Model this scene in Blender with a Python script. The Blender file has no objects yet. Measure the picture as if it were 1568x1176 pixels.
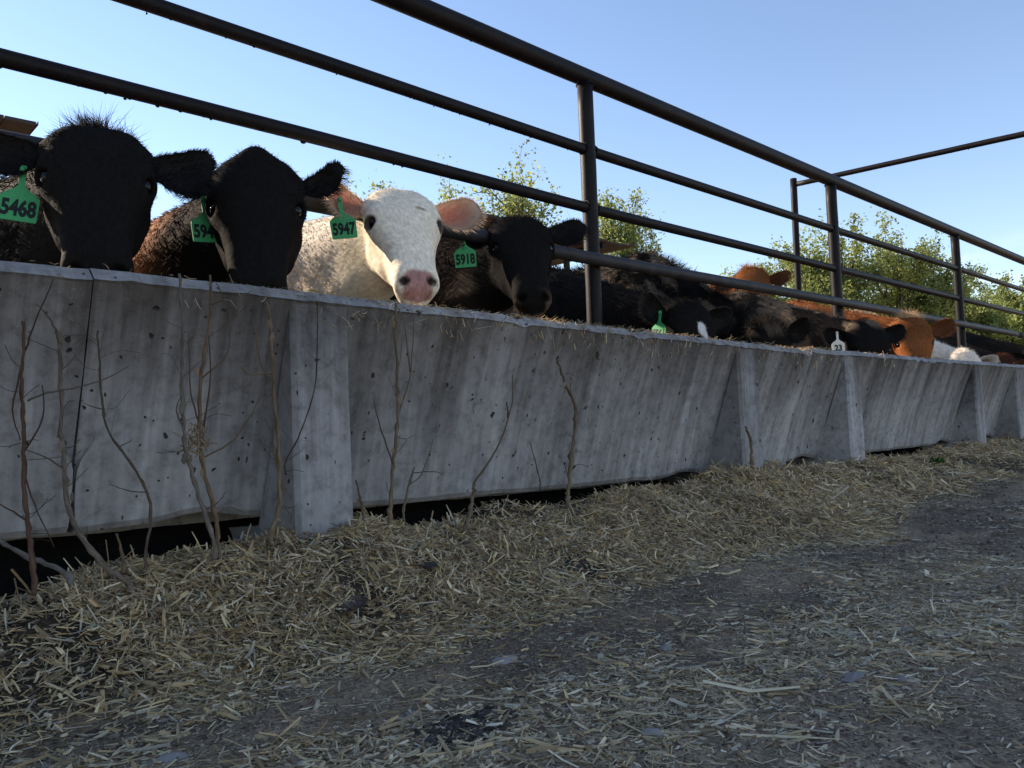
import bpy, math, random
import numpy as np
from mathutils import Matrix, Vector

# ---------------------------------------------------------------- camera, sky, sun
SC = bpy.context.scene
COL = SC.collection
cam_data = bpy.data.cameras.new('camera')
cam_data.sensor_width = 36.0
cam_data.lens = 27.55
cam_data.clip_start = 0.02
cam_data.clip_end = 3000
cam = bpy.data.objects.new('camera', cam_data)
COL.objects.link(cam)
_R = Vector((0.7230321, -0.6896506, -0.04008272))
_U = Vector((-0.00518096, -0.06343423, 0.99797257))
_F = Vector((0.690795, 0.72135854, 0.04943804))
CAMZ = 0.42
cam.matrix_world = Matrix(((_R.x, _U.x, -_F.x, 0), (_R.y, _U.y, -_F.y, 0), (_R.z, _U.z, -_F.z, CAMZ), (0, 0, 0, 1)))
SC.camera = cam

SUN_AZ, SUN_EL = math.radians(109.0), math.radians(25.0)     # azimuth counted from +X towards +Y
SUN_DIR = Vector((math.cos(SUN_EL) * math.cos(SUN_AZ), math.cos(SUN_EL) * math.sin(SUN_AZ), math.sin(SUN_EL)))
SKY_STRENGTH = 0.10
W = bpy.data.worlds.new('World')
SC.world = W
W.use_nodes = True
nt = W.node_tree
bg = nt.nodes['Background']
sky = nt.nodes.new('ShaderNodeTexSky')
sky.sky_type = 'NISHITA'
sky.sun_disc = False
sky.sun_elevation = SUN_EL
sky.sun_rotation = math.pi / 2 - SUN_AZ
sky.air_density = 1.0
sky.dust_density = 0.03
sky.ozone_density = 2.2
bg.inputs['Strength'].default_value = SKY_STRENGTH
# thin wisps of cloud low over the far trees
geo = nt.nodes.new('ShaderNodeTexCoord')
sep = nt.nodes.new('ShaderNodeSeparateXYZ')
nt.links.new(geo.outputs['Generated'], sep.inputs[0])
mp = nt.nodes.new('ShaderNodeMapping'); mp.inputs['Scale'].default_value = (3, 3, 16)
nt.links.new(geo.outputs['Generated'], mp.inputs['Vector'])
cn = nt.nodes.new('ShaderNodeTexNoise'); cn.inputs['Scale'].default_value = 2.2; cn.inputs['Detail'].default_value = 6
nt.links.new(mp.outputs[0], cn.inputs['Vector'])
cr = nt.nodes.new('ShaderNodeMapRange'); cr.inputs['From Min'].default_value = 0.5; cr.inputs['From Max'].default_value = 0.75
nt.links.new(cn.outputs['Fac'], cr.inputs['Value'])
er = nt.nodes.new('ShaderNodeMapRange'); er.inputs['From Min'].default_value = 0.19; er.inputs['From Max'].default_value = 0.08
nt.links.new(sep.outputs['Z'], er.inputs['Value'])
mm = nt.nodes.new('ShaderNodeMath'); mm.operation = 'MULTIPLY'
nt.links.new(cr.outputs[0], mm.inputs[0]); nt.links.new(er.outputs[0], mm.inputs[1])
m3 = nt.nodes.new('ShaderNodeMath'); m3.operation = 'MULTIPLY'; m3.inputs[1].default_value = 0.55
nt.links.new(mm.outputs[0], m3.inputs[0])
mx = nt.nodes.new('ShaderNodeMix'); mx.data_type = 'RGBA'
nt.links.new(m3.outputs[0], mx.inputs['Factor'])
tint = nt.nodes.new('ShaderNodeMix'); tint.data_type = 'RGBA'; tint.blend_type = 'MULTIPLY'; tint.inputs['Factor'].default_value = 1
nt.links.new(sky.outputs[0], tint.inputs['A']); tint.inputs['B'].default_value = (1.04, .945, .93, 1)
nt.links.new(tint.outputs['Result'], mx.inputs['A'])
mx.inputs['B'].default_value = (6.2, 6.3, 6.6, 1)
nt.links.new(mx.outputs['Result'], bg.inputs['Color'])

sun_data = bpy.data.lights.new('sun', 'SUN')
sun_data.energy = 4.2
sun_data.angle = math.radians(0.5)
sun_data.color = (1.0, 0.83, 0.66)
sun = bpy.data.objects.new('sun', sun_data)
COL.objects.link(sun)
sun.rotation_euler = SUN_DIR.to_track_quat('Z', 'Y').to_euler()
SC.view_settings.view_transform = 'Standard'
SC.view_settings.look = 'None'
SC.view_settings.gamma = 1.0
SC.view_settings.exposure = 1.45

# ---------------------------------------------------------------- helpers
rng = np.random.default_rng(7)

def mesh_obj(name, verts, polys, mat, parent=None, smooth=False, col=None, loc=None):
    """one mesh object; polys is a list of integer arrays (n, 3) or (n, 4)"""
    me = bpy.data.meshes.new(name)
    verts = np.asarray(verts, np.float32).reshape(-1, 3)
    me.vertices.add(len(verts)); me.vertices.foreach_set('co', verts.ravel())
    arrs = [np.asarray(p, np.int32) for p in polys if len(p)]
    nl = sum(a.size for a in arrs); npol = sum(len(a) for a in arrs)
    me.loops.add(nl); me.polygons.add(npol)
    me.loops.foreach_set('vertex_index', np.concatenate([a.ravel() for a in arrs]).astype(np.int32))
    starts = []; s = 0
    for a in arrs:
        n, k = a.shape
        starts.append(s + k * np.arange(n)); s += n * k
    me.polygons.foreach_set('loop_start', np.concatenate(starts).astype(np.int32))
    sm = np.full(npol, bool(smooth))
    if isinstance(smooth, (list, tuple)):
        sm = np.concatenate([np.full(len(a), f) for a, f in zip(arrs, smooth)])
    me.polygons.foreach_set('use_smooth', sm)
    if col is not None:
        ca = me.color_attributes.new('Col', 'FLOAT_COLOR', 'POINT')
        c4 = np.ones((len(verts), 4), np.float32); c4[:, :3] = col
        ca.data.foreach_set('color', c4.ravel())
    me.update(calc_edges=True); me.validate()
    me.materials.append(mat)
    o = bpy.data.objects.new(name, me)
    COL.objects.link(o)
    if parent is not None: o.parent = parent
    if loc is not None: o.location = loc
    return o

def empty(name, loc=(0, 0, 0)):
    o = bpy.data.objects.new(name, None)
    COL.objects.link(o); o.location = loc
    o.empty_display_size = 0.1
    return o

def tag(o, label=None, cat=None, group=None, kind=None):
    if label: o['label'] = label
    if cat: o['category'] = cat
    if group: o['group'] = group
    if kind: o['kind'] = kind
    return o

class MB:
    """collects boxes, tubes and lumps"""
    def __init__(s): s.v = []; s.q = []; s.t = []; s.n = 0; s.c = []
    def add(s, v, q=None, t=None, c=None):
        v = np.asarray(v, float).reshape(-1, 3)
        if q is not None and len(q): s.q.append(np.asarray(q, int) + s.n)
        if t is not None and len(t): s.t.append(np.asarray(t, int) + s.n)
        s.v.append(v); s.n += len(v)
        if c is not None: s.c.append(np.broadcast_to(np.asarray(c, float), (len(v), 3)))
    def box(s, lo, hi, c=None):
        x0, y0, z0 = lo; x1, y1, z1 = hi
        v = [(x, y, z) for x in (x0, x1) for y in (y0, y1) for z in (z0, z1)]
        q = [(0, 1, 3, 2), (4, 6, 7, 5), (0, 4, 5, 1), (2, 3, 7, 6), (0, 2, 6, 4), (1, 5, 7, 3)]
        s.add(v, q, c=c)
    def tube(s, pts, r, n=10, caps=True, c=None, jitter=0.0, seed=0):
        pts = np.asarray(pts, float); m = len(pts)
        r = np.broadcast_to(np.asarray(r, float), (m,))
        tg = np.gradient(pts, axis=0); tg /= np.linalg.norm(tg, axis=1)[:, None] + 1e-9
        ref = np.array([0, 0, 1.0]) if abs(tg[0][2]) < .9 else np.array([1.0, 0, 0])
        V = []
        a = np.arange(n) * 2 * math.pi / n
        rr = np.random.default_rng(seed)
        for i in range(m):
            u = np.cross(tg[i], ref); u /= np.linalg.norm(u) + 1e-9
            w = np.cross(u, tg[i]); ref = w if abs(np.dot(w, tg[min(i + 1, m - 1)])) < .9 else ref
            k = r[i] * (1 + jitter * rr.standard_normal(n))
            V.append(pts[i] + np.outer(np.cos(a) * k, u) + np.outer(np.sin(a) * k, w))
        V = np.concatenate(V)
        q = []
        for i in range(m - 1):
            b = i * n
            for j in range(n):
                j2 = (j + 1) % n
                q.append((b + j, b + j2, b + n + j2, b + n + j))
        t = []
        if caps:
            V = np.vstack([V, pts[0], pts[-1]])
            for j in range(n):
                j2 = (j + 1) % n
                t.append((m * n, j2, j)); t.append((m * n + 1, (m - 1) * n + j, (m - 1) * n + j2))
        s.add(V, q, t, c)
    def lump(s, ctr, rad, seed=0, rough=.25, c=None, nu=8, nv=5):
        rr = np.random.default_rng(seed)
        V = [(0, 0, -1)]
        for i in range(1, nv):
            ph = math.pi * i / nv - math.pi / 2
            for j in range(nu):
                th = 2 * math.pi * j / nu
                V.append((math.cos(ph) * math.cos(th), math.cos(ph) * math.sin(th), math.sin(ph)))
        V.append((0, 0, 1)); V = np.array(V)
        V *= (1 + rough * rr.uniform(-1, 1, len(V)))[:, None]
        V = V * np.asarray(rad) + np.asarray(ctr)
        q = []; t = []
        for j in range(nu):
            j2 = (j + 1) % nu
            t.append((0, 1 + j2, 1 + j)); L = 1 + (nv - 2) * nu
            t.append((len(V) - 1, L + j, L + j2))
            for i in range(nv - 2):
                b = 1 + i * nu
                q.append((b + j, b + j2, b + nu + j2, b + nu + j))
        s.add(V, q, t, c)
    def build(s, name, mat, parent=None, smooth=False, loc=None):
        polys = []
        if s.q: polys.append(np.concatenate(s.q))
        if s.t: polys.append(np.concatenate(s.t))
        return mesh_obj(name, np.concatenate(s.v), polys, mat, parent, smooth, np.concatenate(s.c) if s.c else None, loc)

def catmull(pts, per=5):
    P = [np.array(p, float) for p in pts]
    P = [2 * P[0] - P[1]] + P + [2 * P[-1] - P[-2]]
    out = []
    for i in range(1, len(P) - 2):
        for k in range(per):
            t = k / per
            out.append(.5 * ((2 * P[i]) + (-P[i - 1] + P[i + 1]) * t + (2 * P[i - 1] - 5 * P[i] + 4 * P[i + 1] - P[i + 2]) * t * t + (-P[i - 1] + 3 * P[i] - 3 * P[i + 1] + P[i + 2]) * t ** 3))
    out.append(P[-2])
    return np.array(out)

def hash2(ix, iy, seed):
    n = (ix.astype(np.int64) * 374761393 + iy.astype(np.int64) * 668265263 + seed * 974634777) & 0x7fffffff
    n = ((n ^ (n >> 13)) * 1274126177) & 0x7fffffff
    return ((n ^ (n >> 16)) & 0xffff) / 65535.0
def vnoise(x, y, seed=0):
    x = np.asarray(x, float); y = np.asarray(y, float)
    ix = np.floor(x); iy = np.floor(y); fx = x - ix; fy = y - iy
    fx = fx * fx * (3 - 2 * fx); fy = fy * fy * (3 - 2 * fy)
    a = hash2(ix, iy, seed); b = hash2(ix + 1, iy, seed); c = hash2(ix, iy + 1, seed); d = hash2(ix + 1, iy + 1, seed)
    return (a * (1 - fx) + b * fx) * (1 - fy) + (c * (1 - fx) + d * fx) * fy
def fbm(x, y, seed=0, o=3):
    s = 0; a = .5
    for k in range(o):
        s = s + a * vnoise(x * 2 ** k, y * 2 ** k, seed + k * 17); a *= .5
    return s / (1 - .5 ** o)
def sst(t):
    t = np.clip(t, 0, 1); return t * t * (3 - 2 * t)

# ---------------------------------------------------------------- materials
def new_mat(name):
    m = bpy.data.materials.new(name); m.use_nodes = True
    return m, m.node_tree, m.node_tree.nodes['Principled BSDF']
def N(t, kind, **kw):
    n = t.nodes.new(kind)
    for k, v in kw.items():
        if k in n.inputs: n.inputs[k].default_value = v
        else: setattr(n, k, v)
    return n
def ramp(t, stops):
    r = t.nodes.new('ShaderNodeValToRGB'); e = r.color_ramp.elements
    while len(e) < len(stops): e.new(.5)
    for x, (p, c) in zip(e, stops):
        x.position = p; x.color = (*c, 1) if len(c) == 3 else c
    return r
def mixc(t, f, a, b, mode='MIX'):
    m = t.nodes.new('ShaderNodeMix'); m.data_type = 'RGBA'; m.blend_type = mode
    for s, v in (('Factor', f), ('A', a), ('B', b)):
        if hasattr(v, 'is_linked') or isinstance(v, bpy.types.NodeSocket): t.links.new(v, m.inputs[s])
        elif isinstance(v, (int, float)): m.inputs[s].default_value = v
        else: m.inputs[s].default_value = (*v, 1)
    return m.outputs['Result']
def bump(t, bs, h, strength=.4, dist=.01, prev=None):
    b = t.nodes.new('ShaderNodeBump'); b.inputs['Strength'].default_value = strength; b.inputs['Distance'].default_value = dist
    t.links.new(h, b.inputs['Height'])
    if prev is not None: t.links.new(prev, b.inputs['Normal'])
    t.links.new(b.outputs[0], bs.inputs['Normal']); return b.outputs[0]

def mat_attr(name, rough=.7, spec=.3, sheen=0.0, trans=0.0, noise=0.0, nscale=60, bumpd=0):
    m, t, b = new_mat(name)
    a = N(t, 'ShaderNodeAttribute', attribute_name='Col')
    c = a.outputs['Color']
    if noise:
        n = N(t, 'ShaderNodeTexNoise', Scale=nscale, Detail=4.0)
        r = ramp(t, [(.25, (1 - noise,) * 3), (.75, (1 + noise,) * 3)])
        t.links.new(n.outputs['Fac'], r.inputs[0])
        c = mixc(t, 1.0, c, r.outputs[0], 'MULTIPLY')
        if bumpd: bump(t, b, n.outputs['Fac'], .5, bumpd)
    t.links.new(c, b.inputs['Base Color'])
    b.inputs['Roughness'].default_value = rough
    b.inputs['Specular IOR Level'].default_value = spec
    if sheen:
        b.inputs['Sheen Weight'].default_value = sheen; b.inputs['Sheen Roughness'].default_value = .4
        b.inputs['Sheen Tint'].default_value = (1, .9, .8, 1)
    if trans:
        tr = N(t, 'ShaderNodeBsdfTranslucent'); t.links.new(c, tr.inputs['Color'])
        ms = N(t, 'ShaderNodeMixShader', Fac=trans)
        t.links.new(b.outputs[0], ms.inputs[1]); t.links.new(tr.outputs[0], ms.inputs[2])
        t.links.new(ms.outputs[0], t.nodes['Material Output'].inputs['Surface'])
    return m

M_COAT = mat_attr('coat', .75, .012, 0, 0, .25, 90, .003)
M_EAR = mat_attr('ear_skin', .6, .2, 0.0, .45, .15, 60)
M_STRAW = mat_attr('straw', .6, .3, 0, 0.28)
M_CLOD = mat_attr('clod', .95, .1)
M_BARK = mat_attr('bark', .85, .15, 0, 0, .35, 120, .003)
M_LEAF = mat_attr('leaf', .55, .3, 0, .55)
M_STONE = mat_attr('stone', .85, .2, 0, 0, .25, 60, .004)

def mat_plain(name, colr, rough, spec=.5, metal=0):
    m, t, b = new_mat(name)
    n = N(t, 'ShaderNodeTexNoise', Scale=40.0, Detail=3.0)
    r = ramp(t, [(.3, tuple(x * .8 for x in colr)), (.7, tuple(min(1, x * 1.15) for x in colr))])
    t.links.new(n.outputs['Fac'], r.inputs[0]); t.links.new(r.outputs[0], b.inputs['Base Color'])
    b.inputs['Roughness'].default_value = rough; b.inputs['Specular IOR Level'].default_value = spec; b.inputs['Metallic'].default_value = metal
    return m
M_EYE = mat_plain('eye', (.005, .004, .0035), .12, .22)
M_TAG = mat_plain('green_plastic', (.045, .36, .12), .5, .3)
def soil(m):
    t = m.node_tree; b = t.nodes['Principled BSDF']; src = b.inputs['Base Color'].links[0].from_socket
    n = N(t, 'ShaderNodeTexNoise', Scale=55.0, Detail=7.0, Roughness=.7); r = ramp(t, [(.48, (0, 0, 0)), (.72, (.75, .75, .75))]); t.links.new(n.outputs['Fac'], r.inputs[0])
    t.links.new(mixc(t, r.outputs[0], src, (.07, .09, .045)), b.inputs['Base Color'])
soil(M_TAG)
M_TAGW = mat_plain('white_plastic', (.72, .66, .55), .5, .4)
M_INK = mat_plain('ink', (.01, .012, .012), .5, .2)

def mat_steel():
    m, t, b = new_mat('rusty_pipe')
    tc = N(t, 'ShaderNodeTexCoord')
    n = N(t, 'ShaderNodeTexNoise', Scale=9.0, Detail=8.0, Roughness=.7); t.links.new(tc.outputs['Object'], n.inputs['Vector'])
    r = ramp(t, [(.3, (.006, .006, .007)), (.55, (.011, .009, .009)), (.72, (.022, .015, .012)), (.78, (.10, .052, .028))])
    t.links.new(n.outputs['Fac'], r.inputs[0])
    n2 = N(t, 'ShaderNodeTexNoise', Scale=140.0, Detail=3.0); t.links.new(tc.outputs['Object'], n2.inputs['Vector'])
    r2 = ramp(t, [(.35, (.7, .7, .7)), (.75, (1.4, 1.4, 1.4))]); t.links.new(n2.outputs['Fac'], r2.inputs[0])
    c = mixc(t, 1.0, r.outputs[0], r2.outputs[0], 'MULTIPLY')
    # weathered: pale dust lying on faces that look up
    t.links.new(c, b.inputs['Base Color'])
    b.inputs['Roughness'].default_value = .5; b.inputs['Specular IOR Level'].default_value = .12
    bump(t, b, n2.outputs['Fac'], .35, .002)
    return m
M_STEEL = mat_steel()

def mat_steel_worn():
    m, t, b = new_mat('worn_pipe')
    tc = N(t, 'ShaderNodeTexCoord')
    n = N(t, 'ShaderNodeTexNoise', Scale=14.0, Detail=6.0); t.links.new(tc.outputs['Object'], n.inputs['Vector'])
    r = ramp(t, [(.3, (.016, .016, .019)), (.6, (.030, .029, .031)), (.85, (.07, .048, .033))])
    t.links.new(n.outputs['Fac'], r.inputs[0]); t.links.new(r.outputs[0], b.inputs['Base Color'])
    b.inputs['Roughness'].default_value = .6; b.inputs['Specular IOR Level'].default_value = .25
    return m
M_WORN = mat_steel_worn()

def mat_concrete():
    m, t, b = new_mat('weathered_concrete')
    tc = N(t, 'ShaderNodeTexCoord'); gm = N(t, 'ShaderNodeNewGeometry')
    P = gm.outputs['Position']
    # broad tone
    n0 = N(t, 'ShaderNodeTexNoise', Scale=2.3, Detail=6.0, Roughness=.6); t.links.new(P, n0.inputs['Vector'])
    r0 = ramp(t, [(.3, (.225, .215, .207)), (.7, (.385, .372, .362))]); t.links.new(n0.outputs['Fac'], r0.inputs[0])
    # run-down streaks: fine across X, long down the face
    mp = N(t, 'ShaderNodeMapping'); mp.inputs['Scale'].default_value = (17, .5, .9); t.links.new(P, mp.inputs['Vector'])
    n1 = N(t, 'ShaderNodeTexNoise', Scale=1.0, Detail=5.0, Roughness=.62); t.links.new(mp.outputs[0], n1.inputs['Vector'])
    r1 = ramp(t, [(.34, (.68, .66, .64)), (.51, (1, 1, 1)), (.68, (1.22, 1.22, 1.22))]); t.links.new(n1.outputs['Fac'], r1.inputs[0])
    c = mixc(t, .75, r0.outputs[0], r1.outputs[0], 'MULTIPLY')
    mp2 = N(t, 'ShaderNodeMapping'); mp2.inputs['Scale'].default_value = (48, 1.5, 3.6); t.links.new(P, mp2.inputs['Vector'])
    n2 = N(t, 'ShaderNodeTexNoise', Scale=1.0, Detail=3.0); t.links.new(mp2.outputs[0], n2.inputs['Vector'])
    r2 = ramp(t, [(.35, (.8, .8, .8)), (.65, (1.15, 1.15, 1.15))]); t.links.new(n2.outputs['Fac'], r2.inputs[0])
    c = mixc(t, .6, c, r2.outputs[0], 'MULTIPLY')
    # feed juice stain: brown blotches running down from the rim
    sp = N(t, 'ShaderNodeSeparateXYZ'); t.links.new(P, sp.inputs[0])
    mp3 = N(t, 'ShaderNodeMapping'); mp3.inputs['Scale'].default_value = (6, .3, .3); t.links.new(P, mp3.inputs['Vector'])
    n3 = N(t, 'ShaderNodeTexNoise', Scale=1.0, Detail=6.0, Roughness=.7); t.links.new(mp3.outputs[0], n3.inputs['Vector'])
    a3 = N(t, 'ShaderNodeMath', operation='MULTIPLY_ADD'); t.links.new(n3.outputs['Fac'], a3.inputs[0]); a3.inputs[1].default_value = .95; a3.inputs[2].default_value = -.47
    a4 = N(t, 'ShaderNodeMath', operation='ADD'); t.links.new(sp.outputs['Z'], a4.inputs[0]); t.links.new(a3.outputs[0], a4.inputs[1])
    mr = N(t, 'ShaderNodeMapRange'); mr.inputs['From Min'].default_value = .36; mr.inputs['From Max'].default_value = .75; t.links.new(a4.outputs[0], mr.inputs['Value'])
    sn = N(t, 'ShaderNodeSeparateXYZ'); t.links.new(gm.outputs['Normal'], sn.inputs[0])
    lw = N(t, 'ShaderNodeMapRange'); lw.inputs['From Min'].default_value = .45; lw.inputs['From Max'].default_value = .25; lw.inputs['To Min'].default_value = .30; t.links.new(sn.outputs['Z'], lw.inputs['Value'])  # skylight on the rim painted in: stain thinned on up-facing faces
    sm_ = N(t, 'ShaderNodeMath', operation='MULTIPLY'); t.links.new(mr.outputs[0], sm_.inputs[0]); t.links.new(lw.outputs[0], sm_.inputs[1])
    c = mixc(t, sm_.outputs[0], c, mixc(t, 1.0, c, (.30, .28, .26), 'MULTIPLY'))
    # form-work blow holes, dark dirt inside
    pb = []
    for sc, th, sd in ((19, .10, 0), (9, .065, 3), (48, .13, 7)):
        mo = N(t, 'ShaderNodeMapping'); mo.inputs['Location'].default_value = (sd, sd * .7, sd * .3); mo.inputs['Scale'].default_value = (1, 1, .75); t.links.new(P, mo.inputs['Vector'])
        nd = N(t, 'ShaderNodeTexNoise', Scale=30.0, Detail=2.0); t.links.new(P, nd.inputs['Vector'])
        md = N(t, 'ShaderNodeVectorMath', operation='MULTIPLY_ADD'); t.links.new(nd.outputs['Color'], md.inputs[0]); md.inputs[1].default_value = (.03,) * 3; t.links.new(mo.outputs[0], md.inputs[2])
        v = N(t, 'ShaderNodeTexVoronoi', Scale=float(sc)); t.links.new(md.outputs[0], v.inputs['Vector'])
        # only some cells carry a hole
        sx = N(t, 'ShaderNodeSeparateXYZ'); t.links.new(v.outputs['Color'], sx.inputs[0])
        gt = N(t, 'ShaderNodeMath', operation='GREATER_THAN'); t.links.new(sx.outputs[0], gt.inputs[0]); gt.inputs[1].default_value = .60 if sc != 48 else .7
        rr = N(t, 'ShaderNodeMapRange'); rr.inputs['From Min'].default_value = th * 1.25; rr.inputs['From Max'].default_value = th * .8; t.links.new(v.outputs['Distance'], rr.inputs['Value'])
        mu = N(t, 'ShaderNodeMath', operation='MULTIPLY'); t.links.new(rr.outputs[0], mu.inputs[0]); t.links.new(gt.outputs[0], mu.inputs[1])
        pb.append(mu.outputs[0])
    mxm = N(t, 'ShaderNodeMath', operation='MAXIMUM'); t.links.new(pb[0], mxm.inputs[0]); t.links.new(pb[1], mxm.inputs[1])
    mxm2 = N(t, 'ShaderNodeMath', operation='MAXIMUM'); t.links.new(mxm.outputs[0], mxm2.inputs[0]); t.links.new(pb[2], mxm2.inputs[1])
    c = mixc(t, mxm2.outputs[0], c, (.045, .036, .028))
    # pale splashes
    n5 = N(t, 'ShaderNodeTexNoise', Scale=70.0, Detail=5.0, Roughness=.75); t.links.new(P, n5.inputs['Vector'])
    r5 = ramp(t, [(.62, (0, 0, 0)), (.72, (1, 1, 1))]); t.links.new(n5.outputs['Fac'], r5.inputs[0])
    s5 = N(t, 'ShaderNodeMath', operation='MULTIPLY'); t.links.new(r5.outputs[0], s5.inputs[0]); s5.inputs[1].default_value = .35
    c = mixc(t, s5.outputs[0], c, (.45, .43, .41))
    n6 = N(t, 'ShaderNodeTexNoise', Scale=26.0, Detail=7.0, Roughness=.72); t.links.new(P, n6.inputs['Vector'])
    r6 = ramp(t, [(.36, (.62, .60, .58)), (.5, (1, 1, 1)), (.68, (1.2, 1.2, 1.2))]); t.links.new(n6.outputs['Fac'], r6.inputs[0])
    c = mixc(t, .75, c, r6.outputs[0], 'MULTIPLY')
    t.links.new(c, b.inputs['Base Color'])
    b.inputs['Roughness'].default_value = .88; b.inputs['Specular IOR Level'].default_value = .15
    inv = N(t, 'ShaderNodeMath', operation='SUBTRACT'); inv.inputs[0].default_value = 1; t.links.new(mxm2.outputs[0], inv.inputs[1])
    p = bump(t, b, n5.outputs['Fac'], .25, .004)
    bump(t, b, inv.outputs[0], .9, .012, p)
    return m
M_CONC = mat_concrete()

def mat_ground():
    m, t, b = new_mat('trodden_dirt')
    gm = N(t, 'ShaderNodeNewGeometry'); P = gm.outputs['Position']
    a = N(t, 'ShaderNodeAttribute', attribute_name='Col')
    n = N(t, 'ShaderNodeTexNoise', Scale=7.0, Detail=9.0, Roughness=.65); t.links.new(P, n.inputs['Vector'])
    r = ramp(t, [(.3, (.6, .6, .6)), (.7, (1.35, 1.33, 1.3))]); t.links.new(n.outputs['Fac'], r.inputs[0])
    c = mixc(t, 1.0, a.outputs['Color'], r.outputs[0], 'MULTIPLY')
    n2 = N(t, 'ShaderNodeTexNoise', Scale=110.0, Detail=6.0, Roughness=.7); t.links.new(P, n2.inputs['Vector'])
    r2 = ramp(t, [(.35, (.45, .45, .45)), (.5, (1, 1, 1)), (.68, (1.7, 1.62, 1.5))]); t.links.new(n2.outputs['Fac'], r2.inputs[0])
    c = mixc(t, 1.0, c, r2.outputs[0], 'MULTIPLY')
    t.links.new(c, b.inputs['Base Color']); b.inputs['Roughness'].default_value = .95; b.inputs['Specular IOR Level'].default_value = .15
    p = bump(t, b, n.outputs['Fac'], .5, .02)
    bump(t, b, n2.outputs['Fac'], .9, .010, p)
    return m
M_GROUND = mat_ground()

# ---------------------------------------------------------------- ground
def mound_edge(X): return 1.15 + .05 * np.sin(1.7 * X + .5) + .03 * np.sin(4.1 * X)
def height(X, Y):
    X = np.asarray(X, float); Y = np.asarray(Y, float)
    e = mound_edge(X)
    hm = np.interp(X, [-2, .3, .72, .92, 1.1, 1.3, 2.2, 2.65, 2.95, 3.3, 3.9, 6, 30], [.115, .12, .135, .172, .172, .138, .138, .15, .178, .15, .132, .118, .11])
    t = sst((Y - e) / (1.75 - e))
    rise = np.interp(X, [-2.7, .47, .48, 3.64, 3.66, 30], [.18, .195, .195, .115, .135, .115]) * sst((Y - 1.97) / .12) * sst((2.36 - Y) / .08)
    back = 1 - .85 * sst((Y - 1.76) / .20)
    near = sst((60 - np.abs(X)) / 40)
    z = np.maximum(hm * t * back * near, rise)
    lumpy = (fbm(X * 5, Y * 5, 3) - .5) * .075 + (fbm(X * 16, Y * 16, 9) - .5) * .040
    flat = (fbm(X * 2.2, Y * 2.2, 21) - .5) * .05 + (fbm(X * 11, Y * 11, 31) - .5) * .022
    far = np.clip((14 - np.hypot(X, Y)) / 6, 0, 1)
    # hoof-trodden, lumpier dirt further down the alley
    z = z + far * (t * back * lumpy + (1 - t) * flat * (.45 + .8 * sst((X - 1.4) / 1.2)))
    return z
def straw_cover(X, Y):
    """0..1 how much straw lies there"""
    e = mound_edge(X)
    t = sst((Y - e + .03) / .17)
    d = e - Y
    patch = fbm(X * 1.5 + 3.1, Y * 2.6 + 1.7, 41)
    fine = fbm(X * 6, Y * 9, 55)
    band = sst((X - .45) / .4) * np.exp(-((d - .42) / .20) ** 2) * (.55 + .5 * np.exp(-((X - 1.15) / .55) ** 2))
    bare = .03 + .85 * sst((patch * .6 + fine * .4 - .49) / .09)
    a = np.maximum(bare, band * sst((fine * .6 + patch * .5 - .38) / .2) * .9)
    a = a * (1 - .9 * np.exp(-((d - .14) / .13) ** 2)) * (1 - .45 * sst((X - 1.7) / .8))
    hole = sst((fbm(X * 3.3 + 9, Y * 3.3, 77) - .57) / .07)          # bare dark hollows in the mound
    return np.clip(t * (1 - .75 * hole) + (1 - t) * a, 0, 1)

def axis(segs):
    out = []
    for a, b, st in segs: out.append(np.arange(a, b, st))
    out.append([segs[-1][1]]); return np.concatenate(out)
gx = axis([(-600, -60, 90), (-60, -8, 4), (-8, -1.2, .4), (-1.2, 2.6, .014), (2.6, 5, .03), (5, 9, .08), (9, 20, .5), (20, 80, 4), (80, 900, 82)])
gy = axis([(-600, -60, 90), (-60, -6, 4), (-6, -.4, .4), (-.4, .2, .05), (.2, 1.9, .014), (1.9, 2.5, .04), (2.5, 6, .25), (6, 60, 4), (60, 900, 84)])
GX, GY = np.meshgrid(gx, gy, indexing='ij')
GZ = height(GX, GY)
nx_, ny_ = GX.shape
ii = np.arange(nx_ * ny_).reshape(nx_, ny_)
gq = np.stack([ii[:-1, :-1], ii[1:, :-1], ii[1:, 1:], ii[:-1, 1:]], -1).reshape(-1, 4)
cov = straw_cover(GX, GY)
tt = sst((GY - mound_edge(GX)) / .2) * (GY < 2.3)
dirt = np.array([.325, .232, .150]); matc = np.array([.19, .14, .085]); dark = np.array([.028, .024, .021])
gc = dirt * np.ones(GX.shape + (1,))
wet = sst((fbm(GX * 2.6 + 5, GY * 4.2, 61) - .52) / .12)[..., None] * .55
gc = gc * (1 - wet) + np.array([.115, .082, .060]) * wet
pale = sst((fbm(GX * 1.1, GY * 2.0 + 4, 91) - .5) / .14)[..., None] * .5
gc = gc * (1 - pale) + np.array([.41, .308, .205]) * pale
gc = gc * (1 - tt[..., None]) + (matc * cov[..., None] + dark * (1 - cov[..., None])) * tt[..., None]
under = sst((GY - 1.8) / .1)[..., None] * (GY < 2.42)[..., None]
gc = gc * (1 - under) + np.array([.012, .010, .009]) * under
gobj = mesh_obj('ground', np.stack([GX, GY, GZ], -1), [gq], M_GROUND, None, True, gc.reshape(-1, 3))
tag(gobj, kind='structure')

def pick(n, xr, yr, pw, cover=True):
    """random ground spots, thicker near the viewer's end of the alley, thinned by the straw cover"""
    X = rng.uniform(*xr, n); Y = rng.uniform(*yr, n)
    r = np.hypot(X - .1, Y)
    w = (np.maximum(r, .5) / .5) ** -pw
    if cover: w = w * straw_cover(X, Y)
    k = rng.uniform(0, 1, n) < w
    return X[k], Y[k]

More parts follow.
